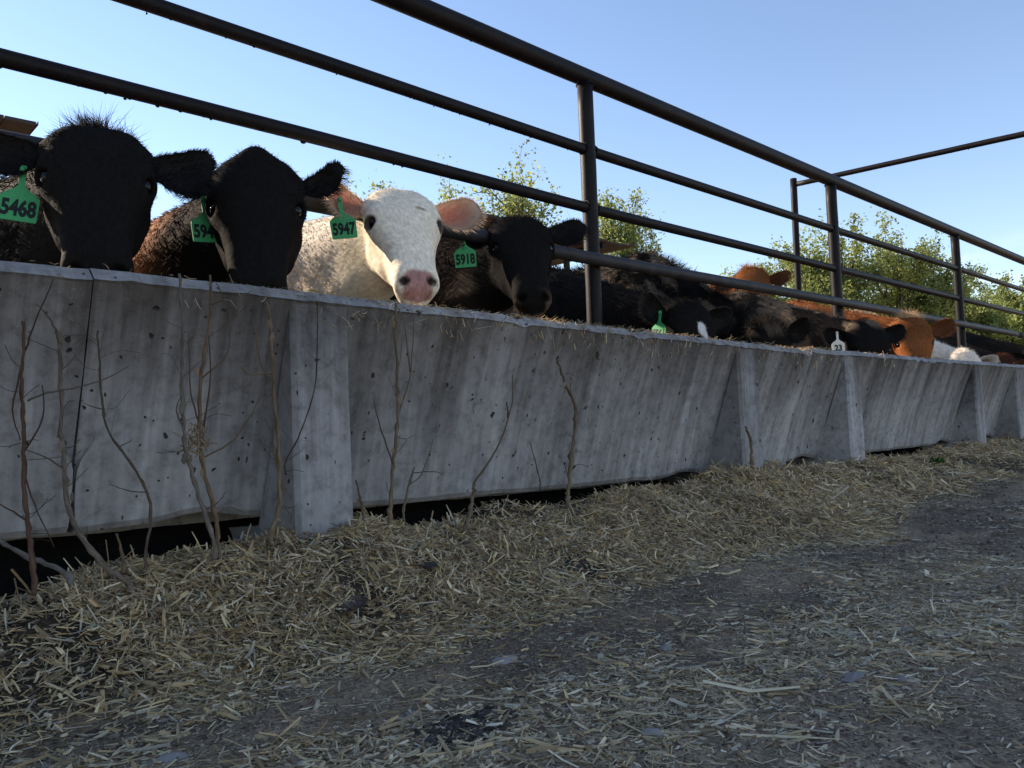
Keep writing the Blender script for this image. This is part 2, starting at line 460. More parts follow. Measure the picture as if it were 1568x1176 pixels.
STRAW_COLS = np.array([1.46, 1.36, 1.20]) * np.array([(.42, .335, .205), (.50, .42, .275), (.36, .27, .155), (.58, .51, .37), (.25, .185, .105), (.18, .13, .08), (.36, .33, .27), (.46, .35, .19), (.66, .60, .47)])
STRAW_P = np.array([.17, .15, .15, .09, .17, .12, .10, .05, .02])

def strips(P, yaw, pitch, roll, L, Wd, col, curl, fold):
    """bent, slightly folded chips: 3 x 3 verts, 4 quads each"""
    n = len(P)
    cy, sy, cp, sp = np.cos(yaw), np.sin(yaw), np.cos(pitch), np.sin(pitch)
    a = np.stack([cy * cp, sy * cp, sp], 1)
    s0 = np.stack([-sy, cy, 0 * cy], 1)
    n0 = np.cross(a, s0)
    cr_, sr_ = np.cos(roll)[:, None], np.sin(roll)[:, None]
    s = s0 * cr_ + n0 * sr_; nn = n0 * cr_ - s0 * sr_
    V = np.empty((n, 3, 3, 3)); tap = rng.uniform(.35, 1.0, (n, 2))
    for i, u in enumerate((-.5, 0, .5)):
        wk = 1.0 if i == 1 else tap[:, min(i, 1)]
        for j, v in enumerate((-.5, 0, .5)):
            off = (abs(u) * 2) ** 2 * curl * L * -1 + (abs(v) * 2) * fold * Wd * -1
            V[:, i, j] = P + a * (u * L)[:, None] + s * (v * Wd * wk)[:, None] + nn * off[:, None]
    base = (np.arange(n) * 9)[:, None]
    f = np.array([(0, 1, 4, 3), (1, 2, 5, 4), (3, 4, 7, 6), (4, 5, 8, 7)])
    Q = (base[:, None, :] + f[None]).reshape(-1, 4)
    C = np.repeat(col, 9, 0) * rng.uniform(.86, 1.14, (n * 9, 1))
    return V.reshape(-1, 3), Q, C

def straw_colors(n, grey=0.0):
    c = STRAW_COLS[rng.choice(len(STRAW_COLS), n, p=STRAW_P / STRAW_P.sum())]
    c = c * rng.uniform(.7, 1.2, (n, 1))
    g = c.mean(1, keepdims=True)
    return c * (1 - grey) + g * grey * np.array([1.06, .97, .82])

def straw_batch(X, Y, Lr, wr, layer, tilt, dark=0.0, grey=0.0):
    n = len(X)
    z = height(X, Y)
    e = 4e-3
    t = sst((Y - mound_edge(X)) / .25)
    L = np.exp(rng.normal(math.log(Lr), .55, n)); L = np.clip(L, Lr * .3, Lr * 4.5)
    wd = np.clip(np.exp(rng.normal(math.log(wr), .45, n)), wr * .35, wr * 2.6)
    wd = np.minimum(wd, L * .45)
    yaw = rng.uniform(0, 2 * math.pi, n)
    slope = t * .25 * np.sin(yaw)
    pit = slope + rng.normal(0, tilt, n) * (.35 + .65 * t)
    zz = z + .001 + rng.uniform(0, 1, n) ** 1.5 * layer * (.2 + .8 * t) + np.abs(np.sin(pit - slope)) * L * .32
    c = straw_colors(n, grey) * (1 - dark)
    h = rng.uniform(0, 1, n)[:, None]
    return strips(np.stack([X, Y, zz], 1), yaw, pit, rng.normal(0, .5, n), L, wd, c, rng.normal(0, .085, n), rng.uniform(0, .35, n))

parts = []
X, Y = pick(400000, (-.6, 3.0), (.95, 1.84), 1.0); parts.append(straw_batch(X, Y, .021, .0034, .020, .32))
X, Y = pick(230000, (-.3, 2.6), (1.0, 1.88), 1.0); parts.append(straw_batch(X, Y, .013, .0019, .016, .25, .30, .3))
X, Y = pick(170000, (2.6, 7.5), (1.0, 1.88), .75); parts.append(straw_batch(X, Y, .030, .0048, .022, .30))
X, Y = pick(30000, (7.0, 16), (1.0, 1.9), .5); parts.append(straw_batch(X, Y, .06, .010, .03, .3))
X, Y = pick(150000, (.0, 2.4), (.15, 1.25), .9); parts.append(straw_batch(X, Y, .021, .0040, .004, .12, .0, .15))
X, Y = pick(36000, (.0, 2.4), (.15, 1.25), .5, False); parts.append(straw_batch(X, Y, .009, .0019, .002, .12, .1, .4))
X, Y = pick(60000, (2.0, 7.0), (.2, 1.3), .6); parts.append(straw_batch(X, Y, .028, .0050, .005, .10, .1, .35))
X, Y = pick(15000, (2.0, 7.0), (.2, 1.3), .6, False); parts.append(straw_batch(X, Y, .014, .0032, .003, .10, .15, .45))
X, Y = pick(10000, (7, 25), (-.5, 1.3), .4); parts.append(straw_batch(X, Y, .06, .011, .006, .1, .1, .4))
# a few long pale stems lying about
n = 240
X = rng.uniform(.1, 2.2, n); Y = rng.uniform(.5, 1.7, n)
parts.append(straw_batch(X, Y, .055, .0036, .016, .12))
SV, SQ, SCo = [], [], []; k = 0
for v, q, c in parts:
    SV.append(v); SQ.append(q + k); SCo.append(c); k += len(v)
straw = mesh_obj('straw', np.concatenate(SV), [np.concatenate(SQ)], M_STRAW, None, False, np.concatenate(SCo))
tag(straw, 'chopped straw and hay spilled over the alley and heaped below the feed bunk', 'straw', kind='stuff')

# dark crumbs of soil and dung
def crumbs(n, xr, yr, pw, r0):
    X, Y = pick(n, xr, yr, pw, False)
    k = rng.uniform(0, 1, len(X)) < .25 + 1.1 * sst((fbm(X * 2.6 + 5, Y * 4.2, 61) - .45) / .2)
    X, Y = X[k], Y[k]; n = len(X)
    r = np.minimum(r0 * np.exp(rng.normal(0, .5, n)), r0 * 1.6)
    z = height(X, Y) + r * .15
    o = np.array([(1, 0, 0), (-1, 0, 0), (0, 1, 0), (0, -1, 0), (0, 0, .8), (0, 0, -.8)], float)
    V = np.stack([X, Y, z], 1)[:, None, :] + o[None] * r[:, None, None] * rng.uniform(.5, 1.3, (n, 6, 1))
    a = rng.uniform(0, 6.3, n)
    f = np.array([(0, 2, 4), (2, 1, 4), (1, 3, 4), (3, 0, 4), (2, 0, 5), (1, 2, 5), (3, 1, 5), (0, 3, 5)])
    T = ((np.arange(n) * 6)[:, None, None] + f[None]).reshape(-1, 3)
    C = np.array([.16, .118, .09]) * rng.uniform(.4, 1.7, (n, 1))
    return V.reshape(-1, 3), T, np.repeat(C, 6, 0)
cp = [crumbs(90000, (0, 2.6), (.15, 1.4), .9, .0020), crumbs(3500, (0, 2.6), (.15, 1.6), .6, .0042), crumbs(26000, (2.2, 8), (.1, 1.3), .5, .0045)]
k = 0; V_, T_, C_ = [], [], []
for v, f, c in cp: V_.append(v); T_.append(f + k); C_.append(c); k += len(v)
tag(mesh_obj('dirt_crumbs', np.concatenate(V_), [np.concatenate(T_)], M_CLOD, None, False, np.concatenate(C_)),
    'dark crumbs of soil and dung scattered over the alley floor', 'dirt', kind='stuff')

STALKS = [
    (0.0055, [(0.3599, 1.66, 0.1406), (0.3599, 1.66, 0.1706), (0.352, 1.6586, 0.2524), (0.3461, 1.6574, 0.3265), (0.3445, 1.6555, 0.4373), (0.3419, 1.655, 0.5114), (0.344, 1.655, 0.5751), (0.3471, 1.655, 0.6416)], [[(0.3473, 1.655, 0.5848), (0.3653, 1.651, 0.6459), (0.3949, 1.647, 0.7264)], [(0.3382, 1.655, 0.5617), (0.3261, 1.651, 0.4792), (0.3387, 1.6477, 0.4243)], [(0.3463, 1.6566, 0.3693), (0.3608, 1.6537, 0.3051), (0.3912, 1.651, 0.2252)], [(0.3695, 1.656, 0.4038), (0.3753, 1.651, 0.4638), (0.3728, 1.647, 0.5242)], [(0.349, 1.6581, 0.28), (0.3217, 1.6538, 0.3008), (0.2982, 1.6496, 0.3174)]]),
    (0.0065, [(0.5065, 1.5941, 0.1105), (0.5065, 1.5941, 0.1405), (0.4663, 1.6013, 0.1816), (0.4213, 1.6146, 0.2505), (0.4086, 1.6261, 0.3064), (0.4067, 1.6416, 0.3811), (0.4056, 1.6526, 0.4349), (0.406, 1.655, 0.5224), (0.4046, 1.655, 0.5991), (0.4016, 1.655, 0.6275)], [[(0.4016, 1.655, 0.6275), (0.3867, 1.651, 0.6497), (0.3657, 1.647, 0.6746)], [(0.3512, 1.655, 0.4958), (0.3822, 1.651, 0.5099), (0.4234, 1.647, 0.5194), (0.4732, 1.643, 0.5332), (0.5212, 1.639, 0.5618)], [(0.4025, 1.6383, 0.3656), (0.3762, 1.6393, 0.3914), (0.3468, 1.6378, 0.4049)]]),
    (0.0036, [(0.5555, 1.66, 0.1563), (0.5555, 1.66, 0.1863), (0.5663, 1.6586, 0.2606), (0.5593, 1.6578, 0.311), (0.5276, 1.6567, 0.3733), (0.4885, 1.6556, 0.4344), (0.4784, 1.655, 0.4881), (0.4741, 1.655, 0.5672), (0.4713, 1.655, 0.6324)], [[(0.5109, 1.6562, 0.4026), (0.5218, 1.652, 0.4111), (0.5292, 1.6479, 0.4172)], [(0.5593, 1.6578, 0.3084), (0.5246, 1.6537, 0.3156), (0.4876, 1.6495, 0.3316)], [(0.4783, 1.655, 0.4805), (0.4574, 1.651, 0.4844), (0.4427, 1.647, 0.4907)]]),
    (0.0055, [(0.6919, 1.6508, 0.1321), (0.6919, 1.6508, 0.1621), (0.6875, 1.6513, 0.2105), (0.6619, 1.6522, 0.2925), (0.6396, 1.6532, 0.3785), (0.634, 1.654, 0.4507), (0.6319, 1.655, 0.5408), (0.6343, 1.655, 0.6327), (0.633, 1.655, 0.7043), (0.6313, 1.655, 0.7595)], [[(0.6329, 1.6539, 0.4372), (0.6175, 1.6503, 0.4713), (0.6274, 1.6467, 0.5062)], [(0.6371, 1.6533, 0.3895), (0.6156, 1.6493, 0.3879), (0.592, 1.6453, 0.3919)], [(0.634, 1.655, 0.5463), (0.6601, 1.651, 0.567), (0.6754, 1.647, 0.581)]]),
    (0.0055, [(0.7033, 1.66, 0.1544), (0.7033, 1.66, 0.1844), (0.6973, 1.6591, 0.2515), (0.6749, 1.6578, 0.3461), (0.6664, 1.6567, 0.4251), (0.6747, 1.655, 0.5593), (0.6883, 1.655, 0.6354), (0.6967, 1.655, 0.698), (0.6967, 1.655, 0.7662)], [[(0.6759, 1.6565, 0.4372), (0.6914, 1.651, 0.5474), (0.6917, 1.647, 0.6403)], [(0.6928, 1.6551, 0.5358), (0.7302, 1.651, 0.5985), (0.7353, 1.647, 0.7056)], [(0.6935, 1.6574, 0.3725), (0.728, 1.653, 0.3987), (0.7516, 1.6486, 0.4245), (0.7819, 1.644, 0.4679), (0.7991, 1.6395, 0.5124)], [(0.6667, 1.6564, 0.443), (0.6483, 1.6515, 0.5119), (0.6446, 1.647, 0.6213)], [(0.6966, 1.655, 0.6952), (0.7226, 1.651, 0.7137), (0.7045, 1.647, 0.7515)]]),
    (0.0066, [(0.8252, 1.66, 0.1669), (0.8252, 1.66, 0.1969), (0.846, 1.659, 0.2618), (0.8463, 1.657, 0.3922), (0.8381, 1.6552, 0.5103), (0.8345, 1.655, 0.6417), (0.8261, 1.655, 0.7167)], [[(0.8274, 1.655, 0.5295), (0.8063, 1.651, 0.5746), (0.7898, 1.647, 0.6673)], [(0.8279, 1.655, 0.5473), (0.7752, 1.651, 0.5521), (0.7558, 1.647, 0.5702)], [(0.8442, 1.6578, 0.3341), (0.832, 1.6532, 0.3791), (0.8314, 1.648, 0.4524)]]),
    (0.0024, [(0.8644, 1.66, 0.322), (0.8644, 1.66, 0.352), (0.9023, 1.6586, 0.4162), (0.9415, 1.6562, 0.524), (0.9512, 1.655, 0.6358), (0.9539, 1.655, 0.7235)], [[(0.8645, 1.6599, 0.355), (0.891, 1.6556, 0.3684), (0.9039, 1.6514, 0.3782)]]),
    (0.0066, [(1.1454, 1.66, 0.1802), (1.1454, 1.66, 0.2102), (1.1561, 1.6585, 0.3072), (1.1701, 1.6572, 0.395), (1.1786, 1.6559, 0.4776), (1.1762, 1.655, 0.5868), (1.1783, 1.655, 0.7425)], [[(1.1846, 1.6563, 0.4524), (1.2198, 1.651, 0.5688), (1.2306, 1.647, 0.7059)], [(1.1466, 1.6582, 0.326), (1.1222, 1.6529, 0.4159), (1.0989, 1.6477, 0.4946)], [(1.2191, 1.655, 0.5622), (1.2044, 1.651, 0.6808), (1.1749, 1.647, 0.7327)]]),
    (0.0042, [(1.1876, 1.66, 0.1782), (1.1876, 1.66, 0.2082), (1.2032, 1.6553, 0.272), (1.2235, 1.655, 0.3159)], [[(1.2032, 1.6553, 0.272), (1.2407, 1.651, 0.2944), (1.2728, 1.647, 0.3641), (1.2773, 1.643, 0.3896)], [(1.2331, 1.655, 0.2932), (1.2839, 1.651, 0.2998), (1.3068, 1.647, 0.2913)]]),
    (0.0085, [(1.3537, 1.6113, 0.1183), (1.3537, 1.6113, 0.1483), (1.3959, 1.6395, 0.1891), (1.4207, 1.655, 0.2287), (1.4245, 1.655, 0.2572)], [[(1.4369, 1.655, 0.2652), (1.4825, 1.651, 0.3167), (1.5245, 1.647, 0.3737), (1.567, 1.643, 0.4643), (1.5737, 1.639, 0.559)], [(1.5637, 1.655, 0.4345), (1.5573, 1.651, 0.4819)]]),
    (0.008, [(1.8083, 1.66, 0.1451), (1.8083, 1.66, 0.1751), (1.83, 1.6579, 0.289), (1.8518, 1.6559, 0.3986), (1.8555, 1.655, 0.4686), (1.8143, 1.655, 0.5408), (1.7857, 1.655, 0.6098)], [[(1.7868, 1.659, 0.2304), (1.7937, 1.654, 0.2833)]]),
    (0.0042, [(1.0676, 1.66, 0.1669), (1.0676, 1.66, 0.1969), (1.0575, 1.6561, 0.2459), (1.0456, 1.655, 0.2962)], []),
    (0.0024, [(1.6894, 1.66, 0.212), (1.6894, 1.66, 0.242), (1.6702, 1.6562, 0.2992), (1.6478, 1.655, 0.3607)], []),
    (0.0085, [(2.9307, 1.66, 0.1873), (2.9307, 1.66, 0.2173), (2.9217, 1.655, 0.3128), (2.8862, 1.655, 0.3673)], []),
    (0.0045, [(0.5126, 1.66, 0.1587), (0.5126, 1.66, 0.1887), (0.4998, 1.655, 0.2352)], []),
    (0.007, [(0.4167, 1.66, 0.1385), (0.4167, 1.66, 0.1685), (0.3725, 1.7165, 0.1988), (0.326, 1.76, 0.2346), (0.2848, 1.76, 0.2606)], []),
]

# ---------------------------------------------------------------- concrete feed bunks
from mathutils.geometry import tessellate_polygon
def tess(P2, ids):
    return [tuple(ids[i] for i in t) for t in tessellate_polygon([[Vector((float(a), float(b), 0)) for a, b in P2]])]

def bunk(x0, x1, zl0, zl1, zb0, zb1, label, ribs, wear0=None, wear1=None):
    L = x1 - x0; base = Vector(((x0 + x1) / 2, 1.9, 0.0))
    root = empty('feed_bunk', base)
    tag(root, label, 'feed bunk', 'precast concrete feed bunks in a row')
    g = .0002
    nx = 90
    s = np.linspace(0, 1, nx)
    rows = [(2.12, None), (1.90, None), (1.775, 'lip'), (1.728, 'lip'), (1.6995, 'ch')] + [(None, k) for k in np.linspace(0, 1, 26)] + [(1.893, 'b1'), (2.29, 'b1')]
    V = np.zeros((len(rows), nx, 3))
    X = x0 + g + (L - 2 * g) * s
    zl = zl0 + (zl1 - zl0) * s; zb = zb0 + (zb1 - zb0) * s
    for rx in ribs:                                     # underside arches up beside each leg
        zb = zb + .022 * np.exp(-((X - (rx - .16)) / .10) ** 2)
    zb = zb + (fbm(X * 9, X * 0 + 3.3, 5) - .5) * .012
    zl = zl + (fbm(X * 7, X * 0 + 8.1, 6) - .5) * .006 + (fbm(X * 45, X * 0 + 2.1, 7) - .5) * .005 - .010 * sst((fbm(X * 16, X * 0 + 5.5, 23) - .68) / .06)
    for i, (y, k) in enumerate(rows):
        if k is None: Yv, Z = np.full(nx, y), zb + .05
        elif k == 'lip': Yv, Z = np.full(nx, y), zl.copy()
        elif k == 'ch': Yv, Z = np.full(nx, y), zl - .026
        elif k == 'b1': Yv, Z = np.full(nx, y), zb - .014
        else:
            Yv = 1.704 + (1.880 - 1.704) * k + .012 * math.sin(math.pi * k); Z = (zl - .031) * (1 - k) + zb * k
            Yv = Yv + np.zeros(nx)
        Yv = Yv + (fbm(X * 6, Z * 6 + y_seed(i), 12) - .5) * .008
        xs = X.copy()
        # chipped, uneven joints at both ends
        for end, wear in ((0, wear0), (1, wear1)):
            zc = Z[0] if end == 0 else Z[-1]
            cut = .0022 * vnoise(np.array([zc * 30]), np.array([end * 5.0 + x0]), 3)[0]
            if wear is not None: cut += wear[1] * math.exp(-((zc - wear[0]) / .045) ** 2) + (.25 * wear[1] * max(0, (.36 - zc) / .2) if zc < .36 else 0)
            f = np.exp(-(s if end == 0 else 1 - s) / .02)
            xs = xs + f * cut * (1 if end == 0 else -1)
        if k == 'ch': Z = Z + (fbm(X * 40, X * 0 + 1, 8) - .5) * .006
        V[i, :, 0], V[i, :, 1], V[i, :, 2] = xs, Yv, Z
    nr = len(rows)
    idx = np.arange(nr * nx).reshape(nr, nx)
    Q = np.stack([idx[:-1, :-1], idx[1:, :-1], idx[1:, 1:], idx[:-1, 1:]], -1).reshape(-1, 4)
    # closed ends
    v = V.reshape(-1, 3)
    T = []
    for c in (0, nx - 1):
        loop = [idx[r, c] for r in range(nr)]
        T += tess(v[loop][:, 1:], loop)
    mesh_obj('front_wall', v - np.array(base), [Q, np.array(T)], M_CONC, root, (False, False))
    mb = MB()
    zt = zl0 - .18
    mb.box((x0 + g - base.x, 2.122 - base.y, -.05), (x1 - g - base.x, 2.285 - base.y, zt))
    mb.build('back_wall', M_CONC, root)
    for rx in ribs:
        k = (rx - x0) / L; zt = zl0 + (zl1 - zl0) * k
        prof = np.array([(1.7000, zt - .034), (1.6985, .30), (1.695, -.06), (2.27, -.06), (2.27, .15), (1.9, .185), (1.825, .36), (1.72, zt - .07)])
        w = .155; ch = .012
        n = len(prof); V2 = []
        for dx, ins in ((0, ch), (ch, 0), (w - .5 * ch, 0), (w, .5 * ch)):
            pr = prof.copy(); pr[:3, 0] += ins
            V2 += [(rx + dx - base.x, y - base.y, z) for y, z in pr]
        Q2 = []
        for a in range(3):
            for b in range(n):
                b2 = (b + 1) % n
                Q2.append((a * n + b, a * n + b2, (a + 1) * n + b2, (a + 1) * n + b))
        V2 = np.array(V2)
        T2 = tess(V2[:n, 1:], list(range(n))) + tess(V2[3 * n:, 1:], list(range(3 * n, 4 * n)))
        mesh_obj('leg', V2, [np.array(Q2), np.array(T2)], M_CONC, root)
    return root
def y_seed(i): return i * .0

P = 3.169; J = .478
bunk(J - P, J, .745, .767, .222, .240, 'concrete feed bunk section at the left edge, its right end chipped into a hole', (J - P + .45, J - .70), None, (.43, .030))
bunk(J, J + P, .769, .713, .236, .160, 'long nearest concrete feed bunk section with dead stalks standing along its front', (.91, 2.945), (.43, .034), None)
bunk(J + P, J + 2 * P, .723, .722, .184, .164, 'concrete feed bunk section just right of the joint with a dark slanting crack', (4.00, 6.065), None, None)
bunk(J + 2 * P, J + 3 * P, .723, .724, .164, .158, 'far concrete feed bunk section running out at the right edge of the view', (7.1, 9.25))
bunk(J + 3 * P, J + 4 * P, .724, .724, .15, .15, 'farthest concrete feed bunk section, beyond all the others', (10.3, 12.4))

# feed lying in the troughs and scraps hanging over the rim
X = rng.uniform(-1.2, 9, 26000); Yy = rng.uniform(1.92, 2.115, 26000)
n = len(X)
feed = strips(np.stack([X, Yy, .33 + .10 * np.abs(fbm(X * 3, Yy * 3, 2))], 1), rng.uniform(0, 6.28, n), rng.normal(0, .4, n), rng.normal(0, .5, n),
              rng.uniform(.015, .05, n), rng.uniform(.003, .007, n), straw_colors(n) * .7, rng.normal(0, .05, n), rng.uniform(0, .3, n))
n = 5200
X = np.concatenate([rng.uniform(-.3, 4.2, 3800), rng.uniform(3.2, 9, 1400)])
clump = fbm(X * 2.3, X * 0 + 2, 14)
keep = rng.uniform(0, 1, n) < .05 + 1.5 * np.clip(clump - .50, 0, 1) + .35 * (np.abs(X - 3.6) < .3) + .4 * (np.abs(X - 1.75) < .6)
X = X[keep]; n = len(X)
lipz = np.interp(X, [-2.7, .478, .48, 3.64, 3.65, 12], [.745, .767, .769, .713, .723, .724])
hang = rng.uniform(0, 1, n)
Yy = np.where(hang < .22, rng.uniform(1.688, 1.699, n), rng.uniform(1.70, 1.775, n))
Z = np.where(hang < .22, lipz - rng.uniform(.015, .085, n) ** 1.0, lipz + rng.uniform(.001, .010, n))
Z = np.where((hang >= .22) & (Yy < 1.724), lipz - .026 * (1.724 - Yy) / .024 + .004, Z)
pitch = np.where(hang < .22, rng.normal(-1.0, .8, n), rng.normal(0, .25, n))
scr = strips(np.stack([X, Yy, Z], 1), np.where(hang < .22, rng.choice([0, math.pi], n), rng.uniform(0, 6.28, n)), pitch, rng.normal(0, .4, n), np.clip(np.exp(rng.normal(math.log(.020), .5, n)), .006, .07),
             rng.uniform(.0012, .0034, n), straw_colors(n) * .95, rng.normal(0, .12, n), rng.uniform(0, .3, n))
f2 = np.concatenate([feed[1], scr[1] + len(feed[0])])
tag(mesh_obj('hay_scraps', np.concatenate([feed[0], scr[0]]), [f2], M_STRAW, None, False, np.concatenate([feed[2], scr[2]])),
    'hay scraps lying in the feed bunk and hanging over its rim', 'hay', kind='stuff')

# ---------------------------------------------------------------- pipe fence
fence = tag(empty('pipe_fence', (2.628, 2.2, 0)), 'rusty dark steel pipe fence standing along the back of the feed bunk', 'fence')
fo = np.array([2.628, 2.2, 0])
def pipe(name, pts, r, mat, seed, drips=True, parent=None, off=None, n=14):
    mb = MB()
    pts = np.array(pts, float)
    L = np.linalg.norm(pts[-1] - pts[0]); k = max(2, int(L / .12))
    if len(pts) == 2: pts = pts[0] + (pts[1] - pts[0]) * np.linspace(0, 1, k)[:, None]
    rr = np.random.default_rng(seed)
    pp = pts - (off if off is not None else 0)
    pp = pp + rr.normal(0, r * .015, pp.shape)
    mb.tube(pp, r, n, True, None, .012, seed)
    if drips:
        for q in range(int(min(L, 9) * 6)):
            t = rr.uniform(0, 1) * min(1, 9 / L); i = t * (len(pp) - 1); i0 = int(i); c = pp[i0] + (pp[min(i0 + 1, len(pp) - 1)] - pp[i0]) * (i - i0)
            a = rr.uniform(.0015, .0042) * (1 if rr.uniform() < .9 else 1.8)
            mb.lump(c + np.array([0, rr.normal(0, r * .3), -r * .97]), (a * rr.uniform(.8, 2), a, a * rr.uniform(.7, 1.5)), int(rr.integers(1e6)), .35, None, 6, 4)
    return mb.build(name, mat, parent, True)
for k in range(-1, 8):
    x = 2.628 + 2.464 * k
    pipe('post', [(x - .012, 2.2, .20), (x, 2.2, 1.915)], .0345, M_STEEL, 100 + k, False, fence, fo, 18)
pipe('rail', [(-2.6, 2.2, 1.945), (.164, 2.2, 1.942), (2.628, 2.2, 1.937), (5.09, 2.2, 1.936), (7.56, 2.2, 1.935), (10.0, 2.2, 1.936), (20, 2.2, 1.936)], .039, M_STEEL, 1, True, fence, fo, 18)
pipe('rail', [(-2.6, 2.2, 1.625), (.6, 2.2, 1.624), (2.628, 2.2, 1.607), (5.1, 2.2, 1.608), (7.56, 2.2, 1.612), (20, 2.2, 1.614)], .0232, M_STEEL, 2, True, fence, fo)
pipe('rail', [(-2.6, 2.2, 1.37), (.4, 2.2, 1.364), (1.3, 2.2, 1.360), (2.628, 2.2, 1.347), (5.1, 2.2, 1.345), (7.56, 2.2, 1.349), (20, 2.2, 1.352)], .0232, M_STEEL, 3, True, fence, fo)
for k in range(-1, 8):
    x = 2.628 + 2.464 * k; mb = MB(); rr = np.random.default_rng(50 + k)
    for zc, rr_ in ((1.609, .0345), (1.350, .0345), (1.902, .0355)):
        for q in range(16):
            a = 2 * math.pi * q / 16
            if zc < 1.9:
                for sg in (-1, 1): mb.lump((x + sg * .033 - fo[0], .0255 * math.cos(a), zc + .0255 * math.sin(a)), (.006, .0045, .0045), int(rr.integers(1e6)), .3, None, 5, 3)
            else: mb.lump((x - fo[0] + .036 * math.cos(a), .036 * math.sin(a), zc), (.006, .006, .0045), int(rr.integers(1e6)), .3, None, 5, 3)
    tag(mb.build('weld_bead', M_STEEL, fence, True), kind='stuff')
ry = 2.135
pipe('neck_rail', [(-2.6, ry, 1.15), (.54, ry, 1.132), (2.45, ry, 1.104), (4.3, ry, 1.107), (9.0, ry, 1.103)], .027, M_WORN, 4, False, fence, fo)
pipe('neck_rail', [(9.10, ry, 1.095), (20, ry, 1.10)], .027, M_WORN, 5, False, fence, fo)

# overhead cross pipe on its own posts, reaching over the alley
of = np.array([6.2, 3.0, .05])
gate = tag(empty('overhead_pipe_frame', of), 'thin dark pipe on a tall post, reaching high over the fence at the right', 'pipe frame')
pipe('post', [(6.165, 3.0, .05), (6.228, 3.0, 2.365)], .027, M_STEEL, 31, False, gate, of)
pipe('cross_pipe', [(6.23, 3.0, 2.315), (6.23, -3.4, 2.075)], .021, M_STEEL, 32, True, gate, of)
pipe('post', [(6.23, -3.4, 0), (6.23, -3.4, 2.2)], .027, M_STEEL, 33, False, gate, of)

# ---------------------------------------------------------------- low shade roofs in the pen
M_SHEET = mat_plain('weathered_boards', (.055, .048, .042), .85, .1)
def shade_roof(x0, x1, label):
    base = np.array([(x0 + x1) / 2, 7.2, .05])
    r = tag(empty('shade_roof', base), label, 'shade roof')
    mb = MB(); k = 0
    x = x0
    rr = np.random.default_rng(int(abs(x0) * 100) + 3)
    while x < x1 - .01:                                 # boards side by side
        w = min(.19, x1 - x)
        e = rr.uniform(-.03, .03)
        mb.box((x - base[0], 6.0 + e - base[1], 2.585 - base[2]), (x + w - .006 - base[0], 8.6 - base[1], 2.607 + rr.uniform(0, .006) - base[2])); x += w
    mb.build('roof_panel', M_SHEET, r)
    for y in (6.28, 8.3):
        mb = MB(); mb.box((x0 - base[0], y - base[1], 2.445 - base[2]), (x1 - .14 - base[0], y + .05 - base[1], 2.512 - base[2])); mb.build('beam', M_STEEL, r)
    n = max(2, int((x1 - x0) / 1.2))
    for i in range(n):
        xx = x0 + .2 + (x1 - x0 - .75) * i / (n - 1)
        mb = MB(); mb.box((xx - base[0], 6.06 - base[1], 2.514 - base[2]), (xx + .05 - base[0], 8.55 - base[1], 2.583 - base[2])); mb.build('rafter', M_STEEL, r)
    for xx in (x0 + .5, x1 - .95):
        for y in (6.30, 8.32):
            mb = MB(); mb.tube([(xx - base[0], y - base[1], 0), (xx - base[0], y - base[1], 2.46 - base[2])], .04, 10); mb.build('post', M_STEEL, r)
    return r
shade_roof(-3.4, 1.36, 'low boarded shade roof over the pen, cut off by the left edge of the view')
shade_roof(4.62, 7.98, 'low boarded shade roof seen behind the woolly black cow and the nearest fence post')

# ---------------------------------------------------------------- dead weed stalks along the bunk
STALK_LABELS = [
    'reddish dead stalk at the left edge with a crossing twig near its tip',
    'bent grey-brown dead stalk leaning out of the straw over the hole in the bunk',
    'thin curving dead stalk just right of the broken bunk joint',
    'tall grey dead stalk reaching the bunk rim, left stem of the tangled pair',
    'branching brown dead stalk with a wisp of straw caught at its fork',
    'stout brown dead stalk in front of the left bunk leg of the nearest section',
    'thin dark vine hanging from the rim over the front of the bunk leg',
    'tall forked dead stalk right of the left bunk leg, both prongs near the rim',
    'small twiggy dead stalk beside the tall forked stalk',
    'splintered dead stump with a thin broken stem leaning right',
    'stout kinked dead stalk in the middle of the nearest bunk',
    'short straight dead stub in front of the right side of the left bunk leg',
    'hair-thin dead stem leaning left, just left of the kinked stalk',
    'broken brown dead stub at the right bunk leg of the nearest section',
    'very short dead stub in the dark gap under the bunk',
    'thick fallen dead stem lying in the dark gap at the left edge']
BC = [(.105, .062, .042), (.135, .105, .078), (.10, .072, .05), (.15, .125, .10), (.16, .105, .062), (.175, .125, .078), (.06, .045, .038), (.17, .125, .08),
      (.15, .115, .08), (.165, .12, .075), (.15, .11, .072), (.12, .085, .06), (.08, .06, .05), (.16, .115, .07), (.17, .12, .075), (.15, .13, .11)]
